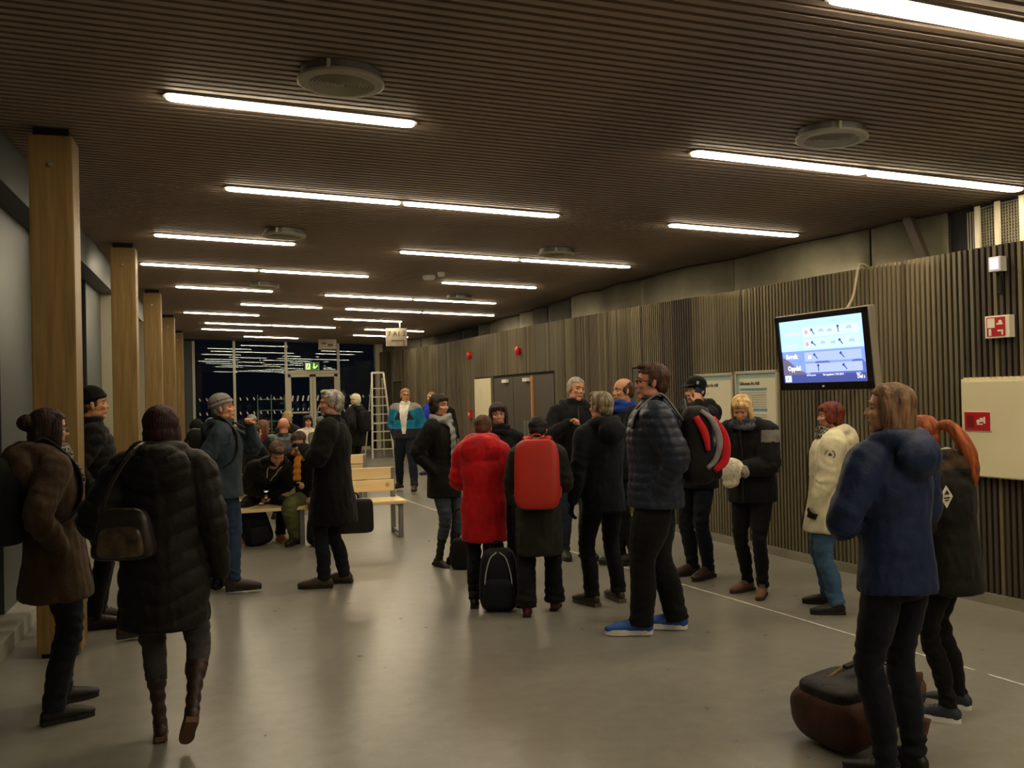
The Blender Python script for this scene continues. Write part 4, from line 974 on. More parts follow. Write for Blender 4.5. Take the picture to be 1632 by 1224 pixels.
    if t['zip']:
        b = B(); zt, zb = 1.44, max(hem+.02, .9 if sit is not None else hem+.02); n_ = 10
        ptsz = []
        for q in range(n_+1):
            z = zt+(zb-zt)*q/n_; ry = np.interp(z, [r[0] for r in rings], [r[2] for r in rings])*b_+th; p = P(0, ry+.006, z); ptsz.append(p)
        b.tube(ptsz, .006, n=6); b.done('zip', mat('zip metal', t['zip'] if isinstance(t['zip'], str) else '#3a3a3a', .4), jk)
    for px2 in t.get('pockets', ()):   # pocket flaps
        for s in (-1, 1):
            z = px2; ry = np.interp(z, [r[0] for r in rings], [r[2] for r in rings])*b_+th; p = P(s*.10, ry-.004, z)
            B().box(p, (.12, .02, .05), rot=Matrix.Rotation(-s*.55, 3, 'Z'), bev=.004).done('pocket_flap', jm, jk)
    # --- scarf, hair, hats, glasses
    if scarf:
        l = L(); sr = 1.0; c0 = np.array(P(0, .0, 1.465))
        for zz, r_, tt in ((0, .096, .034), (.040, .088, .032)):
            l.tube([c0+np.array((math.sin(a)*r_, math.cos(a)*r_+.008, zz+.012*math.sin(a*2+zz*60)))*k for a in np.linspace(0, 2*PI, 13)], [tt*k*1.05]*13, n=10, sub=2)
        if scarf[1:] and scarf[1]: l.tube([c0+np.array((.02, .10, -.01))*k, c0+np.array((.025, .15+th, -.10))*k, c0+np.array((.03, .155+th, -scarf[1]))*k], [(.035, .02), (.045, .016), (.05, .012)], n=10, sub=4, flat=(1, 0, 0))
        V, Q, N = remesh(l, .010, 2); V = V+N*(.004*np.sin(np.arctan2(V[:, 0], V[:, 1]+.1)*7+V[:, 2]*90))[:, None]
        link('scarf', mesh_np('scarf', V, Q, scarf[0] if not isinstance(scarf[0], str) else fabric(scarf[0])), o)
    if hair and hair[0] != 'bald':
        if hair[0] not in HAIRS: HAIRS[hair[0]] = mesh_np('hair', *hair_template(hair[0]))
        m2 = HAIRS[hair[0]].copy(); m2.materials.append(hair_mat(hair[1])); m2.name = 'hair'; Mh = HM
        if hat: Mh = HM @ Matrix.Diagonal((.93, .93, .93, 1))
        link('hair', m2, o, M=Mh)
    if hair:
        eb = B()
        for s in (-1, 1): eb.tube([(s*.014, .0905, .030), (s*.032, .0885, .036), (s*.050, .077, .030)], [.0024, .0030, .0018], n=6)
        eb.done('eyebrows', hair_mat(hair[1]), o, M=HM)
    if hat:
        hm = hat.get('mat') or fabric(hat['color']); l = L()
        if hat['kind'] == 'beanie':
            l.ell((0, -.016, .058), (.089, .108, .088), n=24)
            l.tube([(math.sin(a)*.083, math.cos(a)*.102-.014, .045+.018*math.cos(a)) for a in np.linspace(0, 2*PI, 17)], [.013]*17, n=8, sub=2)
            if hat.get('down'): l.ell((0, -.04, -.0), (.086, .085, .09), n=20)
        elif hat['kind'] == 'cap':
            l.ell((0, -.014, .055), (.088, .106, .080), n=24)
            l.tube([(0, .06, .055), (0, .11, .052), (0, .15, .040)], [(.072, .010), (.066, .007), (.045, .004)], n=14, sub=3, flat=(1, 0, 0))
            for s in (-1, 1): l.ell((s*.082, -.015, .02), (.010, .035, .03), n=10)
        elif hat['kind'] == 'hood':
            l.ell((0, -.035, .02), (.112, .115, .135), n=24)
        V, Q, N = remesh(l, .0075, 2)
        if hat['kind'] == 'hood':
            cv = (V[:, 1] > .02) & (np.abs(V[:, 0]) < .075) & (V[:, 2] < .105); V[cv] = V[cv]*np.array((.6, .2, .75))
        if hat['kind'] == 'beanie': V = V+N*(.0016*np.sin(np.arctan2(V[:, 0], V[:, 1])*60))[:, None]
        cv = (V[:, 1] > .03) & (V[:, 2] < .042) & (np.abs(V[:, 0]) < .07) & (hat['kind'] == 'beanie'); V[cv] = V[cv]*np.array((.6, .5, 1))
        me = mesh_np('hat', V, Q, hm)
        if hat.get('band'):
            me.materials.append(fabric(hat['band'])); c = V[Q].mean(1); me.polygons.foreach_set('material_index', ((c[:, 2]-.17*c[:, 1] > .066) & (c[:, 2]-.17*c[:, 1] < .080)).astype(np.int32))
        ho = link({'beanie': 'knit_hat', 'cap': 'cap', 'hood': 'hood'}[hat['kind']], me, o, M=HM)
        if hat.get('badge'): B().box((-.078, .045, .072), (.008, .06, .026), rot=Matrix.Rotation(.35, 3, 'Z'), bev=.002).done('badge', mat('pale badge', '#9a988f', .5), ho)
    if glasses:
        g = B(); gm_ = mat('dark spectacle frame', '#191416', .3)
        for s in (-1, 1):
            pts = [(s*.032+.024*math.cos(a), .097-abs(.024*math.cos(a))*.12, .004+.017*math.sin(a)) for a in np.linspace(0, 2*PI, 15)]; g.tube(pts, .0022, n=5)
            g.tube([(s*.055, .094, .010), (s*.080, .06, .010), (s*.082, -.005, .010)], .0024, n=5)
        g.tube([(-.009, .099, .008), (.009, .099, .008)], .002, n=5); g.done('glasses', gm_, o, M=HM)
    info = dict(jv=jV, o=o, k=k, P=P, sh=sh, elb=elb, wri=wri, th=th, b=b_, hc=hc, rz=rz, base=base, seed=seed)
    return info
def world(info, p):
    return Matrix.Translation((*info['base'], 0)) @ Matrix.Rotation(info['rz'], 4, 'Z') @ Vector(p)
def frame(info, p, extra=None):
    M = Matrix.Translation((*info['base'], 0)) @ Matrix.Rotation(info['rz'], 4, 'Z') @ Matrix.Translation(p); return M @ extra if extra is not None else M
# ---- bags
def rounded(l, c, d, r=.5): pass
def soft_box(d, seed=0, vox=.012, taper=.85, lump=.006, quadr=4.0):
    """superellipsoid bag body, size d=(w, depth, h), standing on z=0"""
    V = []; F = []; n, m = 40, 26
    for i in range(m+1):
        ph = -PI/2+PI*i/m
        for q in range(n):
            th = 2*PI*q/n; f = lambda c, e: math.copysign(abs(c)**(2/e), c)
            z = f(math.sin(ph), quadr); rr2 = abs(math.cos(ph))**(2/quadr); tp = 1-(1-taper)*(z+1)/2
            V.append((d[0]/2*rr2*f(math.cos(th), quadr)*tp, d[1]/2*rr2*f(math.sin(th), quadr)*tp, d[2]/2*(z+1)))
    for i in range(m):
        for q in range(n): F.append((i*n+q, i*n+(q+1) % n, (i+1)*n+(q+1) % n, (i+1)*n+q))
    V = np.array(V); V += (lump*nz(V, 26, seed))[:, None]*np.array((1, 1, .4)); return V, np.array(F)
def backpack(label, M, color, size=(.31, .17, .46), pocket=None, accents=(), straps=None, name='backpack', cat='backpack', seed=1, rough=.7, info=None, strap_color=None, lump=.006, group=None, piping=None, hard=False, quadr=4.0, taper=.85):
    """local y- is the outer side, y+ the wearer's back"""
    o = rootM(name, M); tag(o, label, cat, group); m = mat('coated '+color, color, rough, noise=.06, bump=.15, bscale=200, bdist=.002) if hard else fabric(color, rough)
    V, F = soft_box(size, seed, lump=lump, quadr=quadr, taper=taper); link('main_body', mesh_np('main_body', V, F, m), o)
    if pocket:
        V, F = soft_box((size[0]*.8, size[1]*.45, size[2]*.48), seed+3, lump=lump*.6); V += np.array((0, -size[1]*.45, .03)); link('front_pocket', mesh_np('front_pocket', V, F, fabric(pocket, rough)), o)
    zz = B(); zz.tube([(-size[0]*.42, -size[1]*.15, size[2]*.3), (-size[0]*.40, -size[1]*.28, size[2]*.78), (0, -size[1]*.33, size[2]*.965), (size[0]*.40, -size[1]*.28, size[2]*.78), (size[0]*.42, -size[1]*.15, size[2]*.3)], .005, n=6)
    zz.done('zip', mat('zip metal', '#3a3a3a', .4), o)
    sm = fabric(strap_color or color, rough)
    B().tube([(-.04, size[1]*.3, size[2]*.93), (-.03, size[1]*.3, size[2]+.035), (.03, size[1]*.3, size[2]+.035), (.04, size[1]*.3, size[2]*.93)], .008, n=6).done('grab_handle', sm, o)
    for (pts, rad, c) in accents: 
        Vv, Ff = tube_vf(pts, rad, n=8, sub=4, flat=(0, 1, 0)); link('trim_band', mesh_np('trim_band', Vv, Ff, fabric(c)), o)
    if piping:
        for s in (-1, 1): B().tube([(s*size[0]*.28, -size[1]*.52, .04), (s*size[0]*.32, -size[1]*.54, size[2]*.5), (s*size[0]*.2, -size[1]*.48, size[2]*.85), (s*.01, -size[1]*.34, size[2]*.95)], .0045, n=6).done('piping', mat('pale piping '+piping, piping, .5), o)
    if straps:
        for pts in straps:
            Vv, Ff = tube_vf(pts, [(.032, .009)]*len(pts), n=8, sub=4, flat=(1, 0, 0)); link('shoulder_strap', mesh_np('shoulder_strap', Vv, Ff, sm), o)
    return o
def worn_backpack(info, label, color, size=(.31, .17, .46), z=1.0, dy=0, tilt=0, short=False, **kw):
    k = info['k']; P = info['P']; back = -(.13*info['b']+info['th'])*k; p0 = np.array(P(0, 0, z)); p1 = np.array(P(0, 0, 1.42)); an = math.atan2(p1[1]-p0[1], p1[2]-p0[2])
    M = frame(info, (p0[0], p0[1]+back-size[1]*.5+.01+dy, p0[2]), Matrix.Rotation(-an+tilt, 4, 'X'))
    Mi = (Matrix.Translation((p0[0], p0[1]+back-size[1]*.5+.01+dy, p0[2])) @ Matrix.Rotation(-an+tilt, 4, 'X')).inverted()
    st = []
    for s in (-1, 1):
        t_ = info['th']*k; ry = .14*info['b']*k+t_+.012
        jv = info['jv']
        def front(p):
            m = (np.abs(jv[:, 0]-p[0]) < .022) & (np.abs(jv[:, 2]-p[2]) < .025) & (jv[:, 1] < p0[1]+(p[1]-p0[1])+.30); return (jv[m][:, 1].max()-.002) if m.any() else p[1]+.1
        def front2(p): lim = p[1]+ry*math.sqrt(max(.05, 1-(p[0]/(.19*info['b']+info['th']))**2))+.02; return min(front(p), lim)
        def topz(p, y_):
            m = (np.abs(jv[:, 0]-p[0]) < .022) & (np.abs(jv[:, 1]-y_) < .025) & (jv[:, 2] > 1.25*k); return jv[m][:, 2].max()+.004 if m.any() else p[2]
        q = [P(s*.075, 0, 1.38), P(s*.085, 0, 1.455), P(s*.10, 0, 1.485), P(s*.11, 0, 1.43), P(s*.125, 0, 1.34), P(s*.145, 0, 1.24), P(s*.175, 0, 1.14), P(s*.17, 0, 1.04)]
        fy = lambda x: ry*math.sqrt(max(.05, 1-(x/(.19*info['b']+info['th']))**2))+.004
        yy = [back-.01, -.07*k, .0, .070*k+t_, fy(.125), fy(.14), .055*k, back-.01]
        pts = []
        for i, (a, b) in enumerate(zip(q, yy)):
            y_ = a[1]+b; z_ = a[2]
            if i in (1, 2): z_ = topz(a, y_)
            if i in (3, 4, 5): y_ = front2(a)
            pts.append(tuple(Mi @ Vector((a[0], y_, z_))))
        st.append(pts[:5] if short else pts)
    return backpack(label, M, color, size, straps=st, **kw)

# ================================================================== who stands where
def C(**k): return k
M_check = mat('check scarf', '#1d1d1a', .9); nt_ = M_check.node_tree; ch_ = nt_.nodes.new('ShaderNodeTexChecker'); ch_.inputs['Scale'].default_value = 48
ch_.inputs['Color1'].default_value = (*hexc('#23231f'), 1); ch_.inputs['Color2'].default_value = (*hexc('#8f8d7c'), 1); tc__ = nt_.nodes.new('ShaderNodeTexCoord')
nt_.links.new(tc__.outputs['Object'], ch_.inputs[0]); nt_.links.new(ch_.outputs[0], nt_.nodes['Principled BSDF'].inputs['Base Color'])
Z_ = (0, 0)
# left edge: woman in brown hooded coat
p1 = person('woman in a dark brown hooded coat and check scarf, wearing glasses, at the left edge', None, 104, 1.66, True, feetw=(((-0.866, 5.408), 2), ((-0.879, 5.740), -4)),
    lean=(0, -.03), head=(-8, -4, 0), arms=('pocket', 'pocket'), top=C(color='#4a3a2b', hem=.66, thick=.018, flare=.035, hood=1.5, zip='#2c2620', rough=.9), legs=C(color='#1a1f2b', width=1.05, flare=.4),
    shoes=('shoe', '#15120f'), hair=('bun', '#2a1512'), scarf=(M_check, .18), glasses=True, bulk=1.05)
worn_backpack(p1, 'black backpack worn by the woman in the brown coat, cut by the left edge', '#131110', (.32, .20, .46), z=.99, seed=4)
# man in black beanie behind the nearest column
p2 = person('man in a black knit beanie and black padded jacket standing behind the nearest column', None, 92, 1.79, feetw=(((-0.925, 7.529), 8), ((-0.912, 7.789), -6)),
    head=(0, 3, 0), arms=('pocket', 'pocket'), top=C(color='#191715', hem=.80, thick=.02, quilt=.085), legs=C(color='#15171c'), shoes=('shoe', '#2a1c15'), hair=('short', '#2a1c12'), hat=C(kind='beanie', color='#0c0b0b'), skin_c='#c4824f')
p2b = person('person in black mostly hidden behind the walking woman, brown shoe showing', None, 90, 1.60, feetw=(((-0.634, 7.408), 6), ((-0.659, 7.063), -6)), lean=(0, .05), hunch=.25,
    arms=('pocket', 'pocket'), top=C(color='#171614', hem=.60, thick=.015), legs=C(color='#14161c', flare=.5), shoes=('shoe', '#3a2419'), hair=('short', '#221510'), fine=False)
# woman walking away in the long black down coat
p3 = person('woman walking away in a long black quilted down coat and tall brown boots', (-0.285, 4.931), 172, 1.66, True,
    feet=((.15, -.24, .13, -14, 6), (-.035, .03, 0, -8, 0)), lean=(-.01, .04), head=(-12, -6, 0),
    arms=('down', ((.24, .12, 1.02), (.7, -1, 0))), top=C(color='#1a1714', hem=.60, thick=.026, flare=.015, quilt=.10, puff=.011, chev=.35, hood=1.5, rough=.6), legs=C(color='#3d3a3b', width=1.05),
    shoes=('tallboot', '#33201a', '#6b4a30'), hair=('bob', '#321310'), gloves='#141212', hands=('grip', 'grip'), bulk=1.12)
# man in grey knit hat
p4 = person('man in a grey knit hat and slate blue jacket standing by the seated group', None, 84, 1.72, feetw=(((-0.066, 8.711), 4), ((0.085, 8.421), -6)), head=(-4, 8, 0), lean=(0, .02),
    arms=('pocket', 'mouth'), top=C(color='#2f3b44', hem=.84, thick=.012, flare=.01, hood=1.0), legs=C(color='#26374f', width=1.1), shoes=('shoe', '#33241b'), hair=('short', '#7c7770'),
    hat=C(kind='beanie', color='#8d8781', band='#5b5560'), hands=('relax', 'fist'), bulk=1.15, skin_c='#cc8257')
worn_backpack(p4, 'black backpack on the back of the man in the grey knit hat', '#151413', (.30, .18, .50), z=.95, seed=6)
# man in long black coat
p5 = person('grey-haired man in a long black wool coat facing left', None, -102, 1.74, feetw=(((1.036, 8.491), 6), ((0.842, 8.342), -4)), head=(16, 2, 0),
    arms=('down', ((.12, .22, 1.24), (.9, -.3, -1))), top=C(color='#0c0b0b', hem=.56, thick=.02, flare=.03, rough=.95), legs=C(color='#181c26', flare=.3), shoes=('shoe', '#4a372a'), hair=('short_full', '#a09a90'),
    gloves='#141212', bulk=1.15, skin_c='#c98a66')
# seated pair on the first bench
p6 = person('seated young man in a black hoodie with white cords bent over his phone', (0.441, 11.445), 8, 1.76, sit=.45, feet=((.22, .13, 0, 12), (-.18, .20, 0, -8)), lean=(0, .36), hunch=1.1, head=(4, -42, 0),
    arms=(((.05, .36, .98), (.9, -.4, -.8)), ((.05, .36, .98), (.9, -.4, -.8))), top=C(color='#17151a', hem=.9, thick=.01, hood=1.0), legs=C(color='#14141a', width=1.1), shoes=('boot', '#a8713c', '#b98a50'), hair=('short_full', '#4d3624'), hands=('grip', 'grip'), skin_c='#c98060')
P_ = p6['P']; M_cord = mat('white cord', '#d8d6cf', .7)
jv_ = p6['jv']
def chest(x, z):
    m = (np.abs(jv_[:, 0]-x) < .025) & (np.abs(jv_[:, 2]-z) < .02); return (x, jv_[m][:, 1].max()+.004 if m.any() else .4, z)
z0_ = P_(0, 0, 1.40)[2]
for sx_, n_ in ((-1, 5), (1, 4)): B().tube([chest(sx_*(.07-.012*q), z0_+.02-.045*q) for q in range(n_)], .006, n=6).done('hood_cord', M_cord, p6['o'])
p7 = person('seated person in olive green trousers, half hidden by the man in the long coat', (0.990, 11.131), -14, 1.72, sit=.45, feet=((.14, .22, 0, 10), (-.13, .24, 0, -8)), lean=(0, .14), hunch=.4, head=(-10, -25, 0),
    arms=(((.10, .28, 1.12), (.9, -.3, -1)), 'lap'), top=C(color='#141318', hem=.9, thick=.014), legs=C(color='#5e6438', width=1.3), shoes=('boot', '#2b231d'), hair=('short', '#3b2618'), scarf=('#c07a26', .3), hands=('grip', 'grip'))

def check_mat(name, c1, c2, sc):
    m = mat(name, c1, .9); nt = m.node_tree; tc = nt.nodes.new('ShaderNodeTexCoord'); ch = nt.nodes.new('ShaderNodeTexChecker'); ch.inputs['Scale'].default_value = sc
    ch.inputs['Color1'].default_value = (*hexc(c1), 1); ch.inputs['Color2'].default_value = (*hexc(c2), 1)
    nt.links.new(tc.outputs['Object'], ch.inputs[0]); nt.links.new(ch.outputs[0], nt.nodes['Principled BSDF'].inputs['Base Color']); return m
M_tartan = check_mat('red tartan', '#a3121a', '#4a1418', 34)
M_patch = mat('pale patch', '#d9d2be', .6)
def leather(c): return mat('leather '+c, c, .38, noise=.1, nscale=12, bump=.2, bscale=60, bdist=.003)
# man in blue jacket far back, boy beside him
p8 = person('man with an open turquoise and navy jacket over a white shirt', None, -12, 1.80, feetw=(((3.006, 16.390), 20), ((3.144, 15.732), -6)), head=(22, 2, 0), arms=('pocket_low', 'pocket_low'),
    top=C(color='#1f86ad', hem=.90, thick=.014, regions=[('#2c2a38', lambda c: (c[:, 2] < 1.07) | ((c[:, 2] > 1.22) & (c[:, 2] < 1.36) & (np.abs(c[:, 0]) < .17-.5*(c[:, 2]-1.22)))), ('#8f8a84', lambda c: (c[:, 2] > 1.385+.25*np.abs(c[:, 0])-.03)), ('#e8e4d8', lambda c: (np.abs(c[:, 0]) < .03+.12*np.clip(c[:, 2]-1.0, 0, .5)) & (c[:, 1] > .0) & (c[:, 2] > .99))]),
    legs=C(color='#1b2433', width=1.15), shoes=('boot', '#3a2015'), hair=('short', '#8a6c48'), glasses=True, skin_c='#cf8a62', bulk=1.12, fine=True)
p9 = person('fair-haired youth in a bright cobalt blue jacket behind the turquoise jacket man', None, -50, 1.74, feetw=(((4.139, 19.138), 10), ((4.349, 19.351), -6)), arms=('pocket', 'hold'),
    top=C(color='#1b38b8', hem=.84, thick=.012, zip='#d9d9e6'), legs=C(color='#15161c'), shoes=('shoe', '#1c2a55'), hair=('short', '#8d6a44'), skin_c='#cf8a62', fine=False)
p10 = person('dark-haired person whose head shows just behind the short-haired woman', None, 170, 1.70, feetw=(((4.026, 17.494), 4), ((4.113, 17.442), -4)), top=C(color='#1a1a1f', hem=.8), hair=('short', '#2a1a14'), fine=False)
p11 = person('short dark-haired woman in a black coat with a light grey scarf and black boots', None, 58, 1.69, True, feetw=(((2.007, 8.910), 18), ((2.155, 8.951), -8)), lean=(.02, -.02), head=(-10, 0, 0), arms=('pocket', 'pocket'),
    top=C(color='#171614', hem=.70, thick=.014, flare=.01, zip='#2a2a2a', rough=.9), legs=C(color='#454b54', width=1.05), shoes=('tallboot', '#17130f'), hair=('pixie', '#231712'), scarf=('#8b8a86', .42), skin_c='#cf9068', bulk=1.05)
p12 = person('woman in a bright red hooded parka seen from behind', None, 174, 1.51, True, feetw=(((2.120, 7.305), 6), ((1.874, 7.098), -4)), lean=(-.01, .0), head=(-6, -16, 0), hunch=.2, arms=('hold', 'hold'),
    top=C(color='#c2121c', hem=.58, thick=.026, flare=.008, hood=1.75, rough=.6), legs=C(color='#0f0e10', width=1.0), shoes=('boot', '#141110'), hair=('short_full', '#5a3a26'), bulk=1.08)
p13 = person('woman with a dark fringe bob facing the camera from behind the red parka', (2.354, 7.939), 4, 1.60, True, arms=('pocket', 'pocket'), top=C(color='#15151a', hem=.75, thick=.014, zip='#2a2a2a'), hair=('fringe_bob', '#2e1812'), legs=C(color='#15151a'), skin_c='#d49a72', scarf=('#17171c', 0))
p14 = person('woman in a dark grey coat and red tartan scarf wearing a red backpack', None, 178, 1.50, True, feetw=(((2.427, 6.772), 10), ((2.167, 6.664), 0)), head=(-4, -14, 0), hunch=.15, arms=('hold', 'hold'),
    top=C(color='#2f2d2a', hem=.52, thick=.018, flare=.012, rough=.7, hood=.95), legs=C(color='#121113', width=1.25, flare=1.1), shoes=('shoe', '#5a1a20'), hair=('short_full', '#1a1513'), scarf=(M_tartan, 0), bulk=1.08)
M_rp = '#c02a1c'
worn_backpack(p14, 'red hard-sided backpack worn by the woman in the dark grey coat', M_rp, (.35, .15, .52), z=.945, seed=2, rough=.45, lump=.002, hard=True, taper=.93, quadr=5.0)
p15 = person('tall smiling grey-haired man in a black jacket with his fist raised', None, 18, 1.83, feetw=(((3.290, 8.846), 8), ((3.480, 8.758), -10)), head=(14, 0, -8), lean=(-.03, 0), arms=(((.13, .22, 1.30), (.9, -.2, -1)), 'pocket'),
    top=C(color='#14141a', hem=.86, thick=.016, hood=.9, zip='#26262c'), legs=C(color='#2a3442', width=1.05), shoes=('shoe', '#1a1513'), hair=('crop', '#9c948a'), hands=('fist', 'relax'), skin_c='#cf8c66')
p16 = person('grey-blond man in a navy hooded jacket seen from behind', None, -146, 1.67, feetw=(((2.999, 6.853), 8), ((2.748, 6.794), -8)), head=(16, 2, 0), arms=('hold', 'down'),
    top=C(color='#151b26', hem=.76, thick=.016, flare=.008, hood=1.15), legs=C(color='#14161e', width=1.05, flare=.4), shoes=('shoe', '#3d342c', '#5f5a50'), hair=('short_full', '#8f8168'), gloves='#121114', skin_c='#cf8c66')
p17 = person('balding man with a bright blue scarf between two men, facing left', None, -62, 1.80, feetw=(((3.774, 8.214), 8), ((3.683, 8.363), -6)), arms=('pocket', 'hold'), top=C(color='#161a22', hem=.80, thick=.012, zip='#2e2e33'), legs=C(color='#14151a'), shoes=('boot', '#1a1512'),
    hair=('receding', '#4d3a2c'), scarf=('#21409a', 0), skin_c='#cf8c66')
p18 = person('big man with glasses in a navy quilted jacket and blue trainers', None, -84, 1.86, feetw=(((3.011, 5.893), 12), ((2.721, 5.849), 2)), head=(2, 2, 0), arms=('pocket_low', 'pocket_low'), lean=(0, .01),
    top=C(color='#262c3c', hem=.82, thick=.022, quilt=.062, puff=.008, flare=.0, rough=.45), legs=C(color='#0f0f10', width=1.3, flare=.6), shoes=('sneaker', '#2a56a8', '#e4e2dc'), hair=('short_full', '#4a3022'), glasses=True, skin_c='#cf7f62', bulk=1.18)
ac = [([(-.155, .02, .47), (-.175, -.03, .36), (-.175, -.05, .24)], [(.022, .012), (.026, .012), (.016, .010)], '#c3202a'), ([(-.13, -.02, .51), (-.165, -.09, .44), (-.165, -.13, .30), (-.16, -.10, .18), (-.165, -.04, .12)], [(.016, .012), (.020, .012), (.022, .012), (.02, .012), (.014, .012)], '#8b8789'), ([(-.10, -.10, .46), (-.13, -.155, .36), (-.13, -.175, .26), (-.13, -.16, .16), (-.15, -.09, .10)], [(.018, .012), (.03, .014), (.034, .014), (.03, .014), (.02, .012)], '#c3202a')]
worn_backpack(p18, 'black backpack with red and grey bands on the big man with glasses', '#1b191a', (.34, .24, .54), z=.96, seed=8, short=True, pocket='#1b191a', strap_color='#77757a', accents=ac)
p19 = person('man in a black peaked cap holding a phone to his ear', None, -48, 1.79, feetw=(((4.039, 7.557), 8), ((4.096, 7.377), -14)), head=(6, -3, 0), arms=('pocket', ((.150, .115, 1.50), (.05, 1, -.8))),
    top=C(color='#141316', hem=.78, thick=.016, hood=1.25, quilt=.11, puff=.006), legs=C(color='#171d2b', width=1.0), shoes=('boot', '#3b241a'), hair=('crop', '#1b1411'), hat=C(kind='cap', color='#0e0d0e', badge=True), handdir=(None, (.30, -.25, 1)), hands=('relax', 'relax'), skin_c='#cf8c60')
p20 = person('blonde woman in a black jacket with grey shoulders looking down at her phone', None, -26, 1.64, True, feetw=(((4.135, 6.792), 16), ((4.131, 6.562), -16)), head=(10, -24, 0), hunch=.2, arms=(((.12, .30, 1.13), (.9, -.3, -1)), ((.02, .27, 1.10), (.9, -.4, -1))),
    top=C(color='#17171a', hem=.80, thick=.026, hood=1.05, zip='#6a6a6e', regions=[('#77726c', lambda c: (c[:, 2] > 1.33) & (c[:, 2] < 1.43) & (np.abs(c[:, 0]) > .17))]), legs=C(color='#0e0e11', width=.95), shoes=('boot', '#6d4d30', '#3a2c1e'), hair=('bob', '#c6a56c'),
    scarf=(mat('flecked scarf', '#161a22', .9, color2='#5b6470', nscale=70, detail=2), 0), hands=('grip', 'grip'), skin_c='#d08c66', bulk=1.14)
p21 = person('woman in a cream white hooded parka with auburn hair and black mittens', None, -84, 1.56, True, feetw=(((4.426, 6.123), 6), ((4.288, 5.831), -6)), head=(2, 0, 0), arms=('down', ((.20, .14, .86), (.6, -1, 0))), lean=(0, -.02),
    top=C(color='#d8cfae', hem=.66, thick=.028, flare=.04, hood=1.25, zip='#3a372f', rough=.6), legs=C(color='#3f5f80', width=1.1, flare=.2), shoes=('shoe', '#191512'), hair=('pixie', '#6a2a1a'), gloves='#17171a', hands=('grip', 'grip'), scarf=(M_check, 0), skin_c='#cf8a68', bulk=1.12)
p22 = person('young woman with long light brown hair in a navy jacket beside the brown rucksack', (2.747, 3.312), -128, 1.69, True, feet=((.10, .02, 0, 6), (-.10, .0, 0, -8)), head=(34, 4, 0), arms=('front', 'front'), lean=(0, .02),
    top=C(color='#1a2748', hem=.83, thick=.016, flare=.005, hood=1.15, rough=.6), legs=C(color='#0f1320', width=.98), shoes=('shoe', '#14110f'), hair=('long', '#7c5d42'), skin_c='#d89468', bulk=1.0)
p23 = person('red-haired woman with a long ponytail in a black jacket behind the navy jacket', None, -104, 1.53, True, feetw=(((3.615, 3.922), 4), ((3.416, 3.783), -6)), head=(0, -16, 0), hunch=.1, lean=(0, .02), arms=('front', 'front'),
    top=C(color='#18140f', hem=.72, thick=.034, flare=.02, hood=1.0, rough=.7, regions=[('#3a2818', lambda c: (c[:, 2] > 1.43) & (c[:, 1] < -.02))]), legs=C(color='#0b0b0d', width=.85), shoes=('sneaker', '#2c3240', '#e4e2dc'), hair=('pony', '#94491f'), scarf=('#d8d2c4', 0), skin_c='#d89468')
# ---- seated and standing people in the waiting area
grp = None
b1 = person('seated person with brown hair and a yellow-green collar at the left of the benches', (-0.406, 12.011), 60, 1.70, sit=.45, lean=(0, .15), hunch=.5, head=(0, -30, 0), arms=('lap', 'lap'), top=C(color='#171616', hem=.9), hair=('short', '#5a3a24'), scarf=('#a6b83a', 0), fine=False, skin_c='#c8805a')
b3 = person('seated person in a black jacket with a white knit hat behind the second column', (-0.154, 14.992), -160, 1.72, sit=.5, arms=('lap', 'lap'), top=C(color='#151519', hem=.9, hood=1.0), hat=C(kind='beanie', color='#d9d5c8', down=True), hair=('short', '#33231a'), fine=False)
b2 = person('seated person in a black hood beside the white knit hat', (-0.349, 15.626), 150, 1.66, sit=.5, arms=('lap', 'lap'), top=C(color='#121215', hem=.9), hat=C(kind='hood', color='#121215'), hair=('short', '#33231a'), fine=False)
b4 = person('seated person in a small grey knit hat facing the camera', (0.533, 17.322), 10, 1.72, sit=.5, arms=('lap', 'lap'), top=C(color='#1a1c22', hem=.9), hat=C(kind='beanie', color='#8f9494'), hair=('short', '#33231a'), fine=False, skin_c='#cc8660')
b5 = person('seated person in a maroon jacket with brown hair next to the bald man', (0.627, 14.581), 140, 1.66, True, sit=.5, head=(-20, 0, 0), arms=('lap', 'lap'), top=C(color='#5a1428', hem=.9, hood=1.0), hair=('bob', '#6a4a30'), fine=False)
b6 = person('bald man in a black leather jacket seated with his back to the camera', (0.854, 13.667), 176, 1.76, sit=.5, head=(0, -6, 0), arms=('lap', 'lap'), top=C(color='#1a1a1c', hem=.9, mat=leather('#1a1b1e'), thick=.02, hood=0), hair=None, fine=False, bulk=1.15, skin_c='#cc7c58')
b7 = person('seated person in a beige fur-edged hood beyond the bald man', (1.185, 17.557), 150, 1.76, sit=.52, arms=('lap', 'lap'), top=C(color='#2a241e', hem=.9, thick=.02, regions=[('#8a7452', lambda c: c[:, 2] > 1.36)], hood=1.2), hat=C(kind='beanie', color='#a0906c', down=True), hair=('short', '#5a432c'), fine=False)
b8 = person('dark-haired woman seated in a white jacket facing the camera', (1.498, 17.132), 12, 1.66, True, sit=.5, arms=('lap', 'lap'), top=C(color='#d8d2bf', hem=.9, zip='#1a1a1a', thick=.015), hair=('fringe_bob', '#1a1110'), fine=False, skin_c='#cc8660')
b9 = person('seated person in a grey cap and beige scarf beside the man in the long coat', (1.673, 16.562), 0, 1.64, sit=.48, arms=('lap', 'lap'), top=C(color='#6f675a', hem=.9), hat=C(kind='beanie', color='#5f6468'), hair=('short', '#33231a'), scarf=('#a89c86', 0), fine=False, skin_c='#cc8660')
